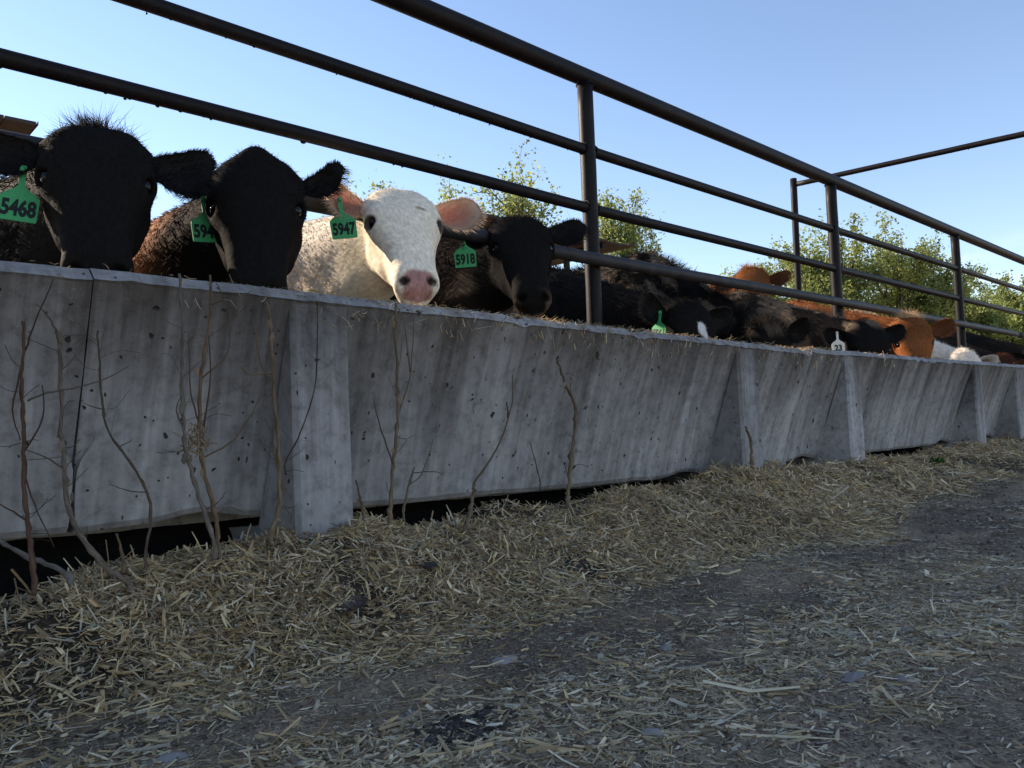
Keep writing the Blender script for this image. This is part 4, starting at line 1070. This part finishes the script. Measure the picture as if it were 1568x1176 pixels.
def cow(label, poll, yaw, tilt, roll=0, hs=1.05, withers=None, zt=1.22, bdir=92, head_col=BLACK, body_col=BROWNBLACK, paint=None, ears=None, ear_in=None, tagspec=None,
        res=.010, fur=1.0, fur_len=.030, face_len=.012, tuft=(500, .035), wide=.235, seed=1, ear_len=.165, ear_w=.105, nose_col=None, name='cow', ear_col=None, tuft_col=None, knob=0):
    rr = np.random.default_rng(seed)
    poll = np.array(poll, float)
    if withers is None: withers = (poll[0] - .02, poll[1] + .55)
    fl = .06
    base = np.array([withers[0], withers[1], fl])
    root = tag(empty(name, base), label, 'cow', 'cattle eating at the feed bunk')
    bd = np.array([math.cos(math.radians(bdir)), math.sin(math.radians(bdir)), 0]); pd = np.array([-bd[1], bd[0], 0])
    a, ti = math.radians(yaw), math.radians(tilt)
    nh = np.array([math.cos(a), math.sin(a), 0]); Z = np.array([0, 0, 1.0])
    zl = math.cos(ti) * Z - math.sin(ti) * nh; fn = math.cos(ti) * nh + math.sin(ti) * Z; xl = np.cross(Z, nh)
    ro = math.radians(roll); xl, zl = xl * math.cos(ro) + zl * math.sin(ro), zl * math.cos(ro) - xl * math.sin(ro)
    yl = -fn
    Hm = np.stack([xl, yl, zl], 1)
    H = lambda x, y, t: poll + hs * (Hm @ np.array([x, y - .06, -t]))
    Bp = lambda s, l, z: np.array([withers[0], withers[1], 0]) + bd * s + pd * l + np.array([0, 0, z])
    sv = (zt - fl) / 1.16
    zz = lambda z: fl + (z - .06) * sv
    corners = [Bp(s, l, z) for s in (-.2, 1.5) for l in (-.33, .33) for z in (.02, zt + .06)] + [H(x, y, t) for x in (-.14, .14) for y in (-.06, .24) for t in (-.04, .50)]
    lo = np.min(corners, 0) - .03; hi = np.max(corners, 0) + .03
    F = Field(lo, hi, res)
    # trunk
    S = [-.16, -.14, -.08, .02, .15, .35, .65, .95, 1.15, 1.30, 1.40, 1.42]
    HW = [.02, .07, .13, .175, .205, .225, .255, .245, .215, .175, .09, .02]; HW = np.array(HW) * wide / .235
    TP = [.95, 1.00, 1.06, 1.14, 1.20, 1.205, 1.185, 1.195, 1.205, 1.17, 1.08, 1.0]
    BT = [.80, .70, .60, .56, .55, .53, .50, .53, .60, .68, .78, .9]
    TP = [zz(z) for z in TP]; BT = [zz(z) for z in BT]
    w0 = np.array([withers[0], withers[1]])
    def trunk(x, y, z):
        s = (x - w0[0]) * bd[0] + (y - w0[1]) * bd[1]; l = (x - w0[0]) * pd[0] + (y - w0[1]) * pd[1]
        hw = np.interp(s, S, HW); tp = np.interp(s, S, TP); bt = np.interp(s, S, BT)
        c = (tp + bt) / 2; h = (tp - bt) / 2 + .001
        q = (np.abs(l / hw) ** 2.3 + np.abs((z - c) / h) ** 2.3) ** (1 / 2.3)
        return np.maximum((q - 1) * np.minimum(hw, h), np.maximum(-.15 - s, s - 1.41))
    F.join(trunk, [min(c[k] for c in corners[:8]) for k in range(3)], [max(c[k] for c in corners[:8]) for k in range(3)], .02)
    # neck: crest, middle, throat
    F.capsule(Bp(.16, 0, zz(1.10)), H(0, .115, .055), .10, .072, .07)
    F.capsule(Bp(.08, 0, zz(.98)), H(0, .15, .11), .17, .092, .07)
    F.capsule(Bp(.00, 0, zz(.80)), H(0, .175, .19), .15, .062, .07)
    for l in (-.12, .12):                                 # shoulders and legs
        F.capsule(Bp(.10, l * 1.1, zz(.98)), Bp(-.02, l * 1.2, zz(.68)), .10, .09, .08)
        F.capsule(Bp(.06, l, zz(.62)), Bp(.03, l, zz(.37)), .075, .045, .04); F.capsule(Bp(.03, l, zz(.37)), Bp(.04, l, zz(.13)), .042, .032, .02); F.capsule(Bp(.04, l, zz(.12)), Bp(.01, l, zz(.085)), .036, .045, .02)
        F.capsule(Bp(1.18, l, zz(.72)), Bp(1.12, l, zz(.58)), .12, .085, .06); F.capsule(Bp(1.14, l, zz(.60)), Bp(1.30, l, zz(.42)), .075, .045, .04); F.capsule(Bp(1.30, l, zz(.42)), Bp(1.26, l, zz(.13)), .042, .034, .02); F.capsule(Bp(1.26, l, zz(.12)), Bp(1.23, l, zz(.085)), .036, .045, .02)
    F.capsule(Bp(1.38, 0, zz(1.12)), Bp(1.44, 0, zz(.62)), .028, .016, .02)
    # head
    def head(x, y, z):
        px, py, pz = (x - poll[0]) / hs, (y - poll[1]) / hs, (z - poll[2]) / hs
        hx = px * xl[0] + py * xl[1] + pz * xl[2]; hy = px * yl[0] + py * yl[1] + pz * yl[2] + .06; t = -(px * zl[0] + py * zl[1] + pz * zl[2])
        w = np.interp(t, HEAD_T, HEAD_W); f = np.interp(t, HEAD_T, HEAD_F); b = np.interp(t, HEAD_T, HEAD_B)
        c = (f + b) / 2; h = (b - f) / 2 + .001
        # wide flat forehead, narrow jaw
        w = w * np.clip(1.05 - .30 * np.clip((hy - c) / h, -1, 1), .5, 1.3)
        q = (np.abs(hx / w) ** 2.5 + np.abs((hy - c) / h) ** 2.5) ** (1 / 2.5)
        return np.maximum((q - 1) * np.minimum(w, h), np.maximum(-.006 - t, t - .474)) * hs
    hc = np.array([H(x, y, t) for x in (-.13, .13) for y in (-.05, .21) for t in (-.03, .49)])
    F.join(head, hc.min(0), hc.max(0), .035)
    for s in (-1, 1):
        F.capsule(H(s * .080, .012, .148), H(s * .090, .026, .172), .031 * hs, .028 * hs, .016)       # brow over the eye
        F.capsule(H(s * .055, .115, .20), H(s * .045, .10, .27), .050 * hs, .040 * hs, .03)            # cheek
        F.capsule(H(s * .031, .004, .400), H(s * .038, .012, .432), .024 * hs, .023 * hs, .018)        # nostril wings
        F.capsule(H(s * .092, .045, .086), H(s * .100, .055, .085), .030 * hs, .022 * hs, .02)         # ear root
    F.capsule(H(0, .060, .44), H(0, .085, .40), .040 * hs, .042 * hs, .012)                            # chin
    F.capsule(H(-.036, .055, .040), H(.036, .055, .040), .042 * hs, .042 * hs, .03)
    if knob: F.capsule(H(0, .03, .012), H(0, .06, -.002), .040 * hs, .036 * hs, .04)
    for s in (-1, 1):
        F.capsule(H(s * .033, -.018, .438), H(s * .046, .006, .440), .0095 * hs, .008 * hs, .007, True)
        F.capsule(H(s * .114, .006, .186), H(s * .098, .012, .184), .015 * hs, .017 * hs, .008, True)
    V, Q = F.surface()
    # vertex normals
    fnr = np.cross(V[Q[:, 2]] - V[Q[:, 0]], V[Q[:, 3]] - V[Q[:, 1]])
    area = np.linalg.norm(fnr, axis=1) * .5
    Nv = np.zeros_like(V)
    for k in range(4): np.add.at(Nv, Q[:, k], fnr)
    Nv /= np.linalg.norm(Nv, axis=1)[:, None] + 1e-12
    lat = lambda P_: np.stack([(P_ - w0_3) @ bd, (P_ - w0_3) @ pd, P_[:, 2]], 1)
    w0_3 = np.array([withers[0], withers[1], 0])
    def coords(P_):
        hl = (P_ - poll) / hs @ Hm; hl[:, 1] += .06; hl[:, 2] *= -1
        return hl, lat(P_)
    def colour(P_):
        hl, bl = coords(P_)
        hd = sst((.30 - np.linalg.norm(hl - np.array([0, .06, .22]), axis=1)) / .10)[:, None]
        c = head_col * hd + body_col * (1 - hd)
        if paint is not None: c = paint(c, hl, bl, hd, P_)
        # muzzle and nostrils
        mz = (sst((hl[:, 2] - .405 - 6 * hl[:, 0] ** 2 + .010 * (fbm(P_[:, 0] * 90, P_[:, 2] * 90, 3) - .5)) / .012) * sst((.050 - hl[:, 1]) / .012) * sst((.047 - np.abs(hl[:, 0])) / .010) * (hd[:, 0] > .3))[:, None]
        nc = nose_col if nose_col is not None else BLACK * .9
        c = c * (1 - mz) + nc * (.75 + .5 * fbm(P_[:, 0] * 120, P_[:, 2] * 120, 4)[:, None]) * mz
        for s in (-1, 1):
            dn = np.linalg.norm((hl - np.array([s * .039, -.004, .440])) / np.array([1.35, 1.4, 1.05]), axis=1)
            c = c * (1 - .9 * sst((.017 - dn) / .008)[:, None])
            de = np.linalg.norm(hl - np.array([s * .102, .014, .181]), axis=1)
            k = (.92 * sst((.031 - de) / .010))[:, None]
            c = c * (1 - k) + (np.array([.05, .032, .026]) if head_col.max() > .3 else head_col * .7) * k
        return np.clip(c, .004, .9)
    C = colour(V)
    # gentle lumpiness of hide
    V = V + Nv * ((fbm(V[:, 0] * 9 + V[:, 2] * 4, V[:, 1] * 9 + V[:, 2] * 7, seed) - .5) * .012 * sst((np.linalg.norm(V - H(0, .05, .25), axis=1) - .2) / .2))[:, None]
    VV = [V]; QQ = [Q]; TT = []; CC = [C]; sm = [True]; k = len(V)
    if fur > 0:
        ctr = V[Q].mean(1)
        hl, bl = coords(ctr)
        ishead = (np.linalg.norm(hl - np.array([0, .06, .22]), axis=1) < .30)
        vis = (ctr[:, 2] > .62) & (bl[:, 0] < 1.3)
        bare = (hl[:, 2] > .385) & (hl[:, 1] < .07) & ishead
        for es in (-1, 1): bare |= np.linalg.norm(hl - np.array([es * .100, .012, .181]), axis=1) < .027
        fn_u = fnr / (np.linalg.norm(fnr, axis=1)[:, None] + 1e-12)
        tocam = -ctr + np.array([0, 0, CAMZ]); tocam /= np.linalg.norm(tocam, axis=1)[:, None]
        side = (np.einsum('ij,ij->i', fn_u, tocam) > -.35)
        p = area * (vis & ~bare & side) * np.where(ishead, 5.0, 1.6)
        n = int(26000 * fur)
        pick_ = rr.choice(len(Q), n, p=p / p.sum())
        wq = rr.dirichlet((1, 1, 1, 1), n)
        pos = (V[Q[pick_]] * wq[:, :, None]).sum(1); nn = fn_u[pick_]
        hl, bl = coords(pos); ish = ishead[pick_]
        # lie of the coat: down the body and back, up-and-out from a whorl on the forehead
        bodyflow = np.tile(bd * .55 + np.array([0, 0, -.85]), (n, 1))
        wh = (Hm @ (np.stack([hl[:, 0] * 4.0, np.zeros(n), (hl[:, 2] - .13) * -2.6], 1).T)).T
        hf = np.where(ish[:, None], wh, bodyflow); hf /= np.linalg.norm(hf, axis=1)[:, None] + 1e-6
        # clumps
        jit = np.stack([fbm(pos[:, 0] * 28 + pos[:, 2] * 9, pos[:, 1] * 28 - pos[:, 2] * 19, seed + q) - .5 for q in (1, 2, 3)], 1) * 1.3
        hf = hf * .8 + jit
        hf -= nn * np.einsum('ij,ij->i', hf, nn)[:, None]
        face = np.clip((hl[:, 2] - .10) / .28, 0, 1)
        ln = np.where(ish, face_len * (1.2 - .9 * face), fur_len * (.7 + .6 * fbm(pos[:, 0] * 7, pos[:, 2] * 7, seed)))
        crown = ish & (hl[:, 2] < .08)
        ln = np.where(crown, ln * 1.5, ln)
        st = np.where(ish, .13, .36)
        wd = np.where(ish, .0013, .0021)
        s = cow_fur(pos, nn, hf, ln, colour(pos), wd, st, rr)
        VV.append(s[0]); QQ.append(s[1] + k); TT.append(s[2] + k); CC.append(s[3]); k += len(s[0])
    body = mesh_obj('body', np.concatenate(VV) - base, [np.concatenate(QQ)] + ([np.concatenate(TT)] if TT else []), M_COAT, root, True, np.concatenate(CC))
    # eyes
    for s in (-1, 1):
        mb = MB(); mb.lump(H(s * .0905, .0135, .184) - base, (.0180 * hs,) * 3, 1, 0, None, 16, 10); mb.build('eye', M_EYE, root, True)
    # forelock
    nt_, lt = tuft
    if nt_:
        x = rr.normal(0, .030, nt_); y = rr.normal(.05, .022, nt_); t = -.006 + (x / .07) ** 2 * .03 + np.maximum(0, .045 - y) * .35
        pos = np.array([H(a_, b_, c_) for a_, b_, c_ in zip(x, y, t)])
        nn = unit(zl)[None] + xl[None] * (x * 9)[:, None] - yl[None] * ((.05 - y) * 9)[:, None] * -1.0
        nn /= np.linalg.norm(nn, axis=1)[:, None]
        fl_ = jit_ = np.stack([fbm(pos[:, 0] * 60, pos[:, 1] * 60 + q * 9, q) - .5 for q in (1, 2, 3)], 1) * 1.6
        tc = tuft_col if tuft_col is not None else head_col * 1.6
        s = cow_fur(pos, nn, fl_, np.full(nt_, lt) * rr.uniform(.4, 1.3, nt_), np.tile(tc, (nt_, 1)), np.full(nt_, .0014), np.full(nt_, .8), rr)
        mesh_obj('forelock', s[0] - base, [s[1], s[2]], M_COAT, root, True, s[3])
    # ears
    ec = ear_col if ear_col is not None else head_col; ei = ear_in if ear_in is not None else head_col * 1.3
    places = {}
    for (s, up, fwd, extra) in (ears or [(-1, 8, 0, {}), (1, 8, 0, {})]):
        u = math.radians(up)
        ax = xl * s * math.cos(u) + (Z * .8 + zl * .2) * math.sin(u) + fn * fwd
        fr = fn + np.array([0, 0, -.25]) + xl * s * -.12 + extra.get('twist', 0) * Z
        kw = {k_: v_ for k_, v_ in extra.items() if k_ in ('curl', 'tip')}
        places[s] = add_ear(root, base, H(s * .092, .050, .082), ax, fr, ear_len * extra.get('len', 1), ear_w * extra.get('w', 1), ec, ei, rr, fringe_col=(ec * 1.25 if ec.max() < .3 else ec), **kw)
    if tagspec:
        for ts in (tagspec if isinstance(tagspec, list) else [tagspec]):
            s, u, v, txt, mat, yw, lean, size = ts[:8]
            p = places[s](u, v) + fn * .024 + np.array(ts[9] if len(ts) > 9 else (0, 0, 0))
            add_tag(root, base, p, math.radians(yw), math.radians(lean), txt, mat, size, ts[8] if len(ts) > 8 else .12)
    return root

def paint_white(c, hl, bl, hd, P_):
    n = fbm(P_[:, 0] * 14 + P_[:, 2] * 9, P_[:, 1] * 14 + P_[:, 2] * 11, 5)[:, None]
    c = WHITE * np.array([1.0, .97, .90]) * (.88 + .20 * n)
    d = sst((n - .56) / .12) * .18
    c = c * (1 - d) + np.array([.40, .30, .20]) * d
    # tan crown and a mud smear on the brow
    k = (sst((.055 - hl[:, 2]) / .05) * hd[:, 0] * .35)[:, None]
    c = c * (1 - k) + np.array([.55, .40, .25]) * k
    m = (sst((.020 - np.abs(hl[:, 0] - .045)) / .012) * sst((.010 - np.abs(hl[:, 2] - .150 - .2 * (hl[:, 0] - .045))) / .008) * (hl[:, 1] < .03) * hd[:, 0])[:, None] * .8
    c = c * (1 - m) + np.array([.20, .13, .035]) * m
    return c
def paint_bald(c, hl, bl, hd, P_):         # black head on a rust-brown body
    k = (sst((bl[:, 0] + .42) / .30) * (1 - hd[:, 0]))[:, None]
    n = fbm(P_[:, 0] * 10, P_[:, 2] * 10 + P_[:, 1] * 5, 8)[:, None]
    return c * (1 - k) + np.array([.46, .21, .095]) * (.7 + .6 * n) * k
def paint_star(c, hl, bl, hd, P_):
    x = hl[:, 0] - .012; t = hl[:, 2] - .150
    a = sst((.030 - np.hypot(x * 1.3, t * .8)) / .008)
    b = sst((.013 - np.abs(x - .006 - t * .16)) / .006) * sst((t) / .01) * sst((.16 - t) / .03)
    k = (np.maximum(a, b) * (hl[:, 1] < .05) * hd[:, 0])[:, None]
    return c * (1 - k) + np.array([.62, .60, .57]) * k
def paint_dusty(c, hl, bl, hd, P_):
    n = fbm(P_[:, 0] * 12 + P_[:, 1] * 7, P_[:, 2] * 12, 4)[:, None]
    k = sst((n - .45) / .2) * .45 * (1 - .9 * hd * sst((hl[:, 2] - .05) / .05)[:, None])
    return c * (1 - k) + np.array([.055, .038, .028]) * k
def paint_sunlit_wool(c, hl, bl, hd, P_):          # tan locks over black, sunlight on the hair painted in
    n = fbm(P_[:, 0] * 22 + P_[:, 2] * 6, P_[:, 1] * 15 - P_[:, 2] * 5, 31)[:, None]
    k = sst((n - .47) / .10) * (1 - hd * sst((hl[:, 2] - .03) / .05)[:, None])
    return c * (1 - k) + np.array([.115, .088, .062]) * k
def paint_sunlit_neck(c, hl, bl, hd, P_):  # tan painted into the neck coat for sun falling on black hair
    n = fbm(P_[:, 0] * 20 + P_[:, 1] * 6, P_[:, 2] * 9, 33)[:, None]
    k = sst((n - .36) / .14) * sst((hl[:, 2] - .06) / .10)[:, None] * (1 - hd) * .9
    return c * (1 - k) + np.array([.21, .145, .10]) * k
def paint_red(c, hl, bl, hd, P_):
    n = fbm(P_[:, 0] * 9 + P_[:, 1] * 8, P_[:, 2] * 10, 14)[:, None]
    return c * (.55 + .85 * n)
def paint_whiteface(c, hl, bl, hd, P_):
    k = np.maximum(hd[:, 0], sst((.12 - bl[:, 0]) / .25) * .9)[:, None]
    n = fbm(P_[:, 0] * 12 + P_[:, 2] * 9, P_[:, 1] * 12, 6)[:, None]
    return (c * (1 - k) + WHITE * (.85 + .25 * n) * k)

cow('black cow with a spiky backlit topknot and green ear tag 5468, nearest the left edge', (.585, 2.03, 1.150), -107, 27, 0, 1.04, (.53, 2.62), 1.20, 97,
    BLACK, BLACK * .8, None, [(-1, 12, .0, {'tip': .1}), (1, 8, .0, {'tip': -.05, 'w': 1.08})], None, (-1, .62, -.25, '5468', M_TAG, -108, -6, 1.15, .12, (.052, -.008, -.033)), .008, 1.3, .028, .010, (1300, .062), .20, 11,
    tuft_col=np.array([.05, .038, .028]))
cow('black-headed, rust-sided cow with green ear tag 5945, between topknot cow and white cow', (.997, 2.04, 1.165), -119, 24, 1, 1.07, (.93, 2.72), 1.12, 93,
    BLACK, BROWNBLACK, paint_bald, [(-1, 14, .12, {'len': .85, 'w': .62, 'tip': -.15}), (1, 30, .0, {'w': .72, 'len': .9})], None, (-1, .30, -.95, '5945', M_TAG, -100, 3, 1.1, .12, (.010, -.01, -.022)), .008, 1.3, .026, .010, (700, .028), .205, 12, knob=1,
    tuft_col=np.array([.07, .05, .036]))
cow('white cow with a pink nose, pink ears and green ear tag 5947', (1.490, 2.07, 1.165), -114, 35, -1, 1.02, (1.42, 2.70), 1.21, 94,
    WHITE, WHITE * .95, paint_white, [(-1, 14, .45, {}), (1, 20, .0, {'tip': .12, 'w': 1.12, 'len': 1.04})], np.array([.50, .20, .145]), (-1, .47, -.15, '5947', M_TAG, -120, 6, 1.15, .12, (-.015, 0, 0)), .007, 1.6, .014, .007, (500, .016), .21, 13,
    nose_col=np.array([.36, .20, .175]), ear_col=np.array([.66, .50, .36]), tuft_col=np.array([.62, .48, .33]))
cow('woolly black cow with green ear tag 5918, left of the nearest fence post', (2.078, 2.12, 1.180), -124, 34, 0, 1.02, (2.02, 2.74), 1.20, 92,
    BLACK, BROWNBLACK * 1.5, paint_sunlit_neck, [(-1, -4, .45, {'w': .95}), (1, 24, .0, {'tip': .15, 'len': 1.02})], None, (-1, .60, -.3, '5918', M_TAG, -132, 3, 1.15, .12, (-.02, 0, 0)), .008, 1.5, .042, .014, (900, .030), .22, 14,
    tuft_col=np.array([.07, .05, .036]))
cow('black cow with a white forehead star and a green tag seen edge-on', (3.02, 2.02, .935), -112, 8, 6, 1.0, (2.95, 2.62), 1.22, 93,
    BLACK, BLACK * 1.3, paint_star, [(-1, 48, .0, {'w': 1.05, 'twist': .0}), (1, 0, .0, {})], None, (-1, .35, -.5, '5561', M_TAG, 175, -6, 1.15, .05, (0, -.02, .02)), .010, .9, .034, .013, (400, .025), .23, 15)
cow('black cow with woolly crown and neck towards the viewer, head down in the bunk', (3.72, 1.99, .880), -128, -8, 0, 1.04, (3.70, 2.54), 1.38, 91,
    BLACK, BLACK, paint_sunlit_wool, [(-1, -18, .1, {}), (1, 34, .0, {})], None, (-1, .55, -.5, '5933', M_TAG, -140, 5, .9), .010, 1.3, .060, .030, (1200, .055), .25, 16, ear_col=BLACK,
    tuft_col=np.array([.06, .045, .033]))
cow('red cow with raised head looking over the herd, behind the neck rail', (5.07, 2.80, 1.43), -146, 25, 0, 1.05, (5.05, 3.45), 1.36, 80,
    RED * .62, RED * .75, paint_red, [(-1, 4, .0, {}), (1, 10, .0, {'w': .9})], RED * .5, None, .012, .9, .026, .016, (1100, .060), .24, 17, tuft_col=RED * 1.1)
cow('black cow with a white numbered ear tag beside the second fence post', (4.90, 1.98, .955), -128, 12, 0, 1.10, (4.90, 2.62), 1.27, 91,
    BLACK, np.array([.020, .016, .014]), paint_sunlit_wool, [(-1, 8, .05, {}), (1, 12, .0, {})], None, (-1, .5, -.35, '23', M_TAGW, -140, 0, 1.12, .12, (-.02, -.02, .030)), .011, .8, .034, .012, (300, .022), .24, 18)
cow('orange-red cow with a blond forelock, face dipping behind the bunk rim', (5.80, 2.02, 1.035), -142, 14, 0, 1.12, (5.70, 2.62), 1.26, 92,
    RED * .75, RED * 1.2, paint_red, [(-1, 0, .0, {}), (1, 14, .0, {'len': 1.15})], RED * .7, None, .011, .9, .030, .012, (900, .075), .25, 19, tuft_col=np.array([.62, .40, .20]))
cow('white-faced cow with a curly white crown low at the bunk rim', (6.72, 1.97, .835), -138, 4, 0, 1.08, (6.62, 2.56), 1.24, 92,
    WHITE, np.array([.50, .38, .27]), paint_whiteface, [(-1, 6, .0, {}), (1, 4, .0, {})], np.array([.14, .08, .06]), None, .012, .8, .034, .018, (700, .030), .25, 20, nose_col=np.array([.4, .22, .18]))
cow('dark brown cow with a reddish ear, second farthest at the right edge', (7.85, 1.99, .84), -135, 6, 0, 1.08, (7.75, 2.58), 1.22, 92,
    np.array([.05, .022, .014]), BLACK * 1.4, paint_dusty, [(-1, 6, .0, {}), (1, 4, .0, {})], None, None, .013, .6, .036, .016, (300, .03), .25, 21, ear_col=np.array([.15, .055, .03]))
cow('black cow farthest down the bunk, at the right edge', (9.1, 2.0, .95), -140, 10, 0, 1.08, (9.0, 2.62), 1.25, 92,
    BLACK, BLACK * 1.5, None, None, None, None, .014, .5, .036, .016, (300, .03), .25, 22)
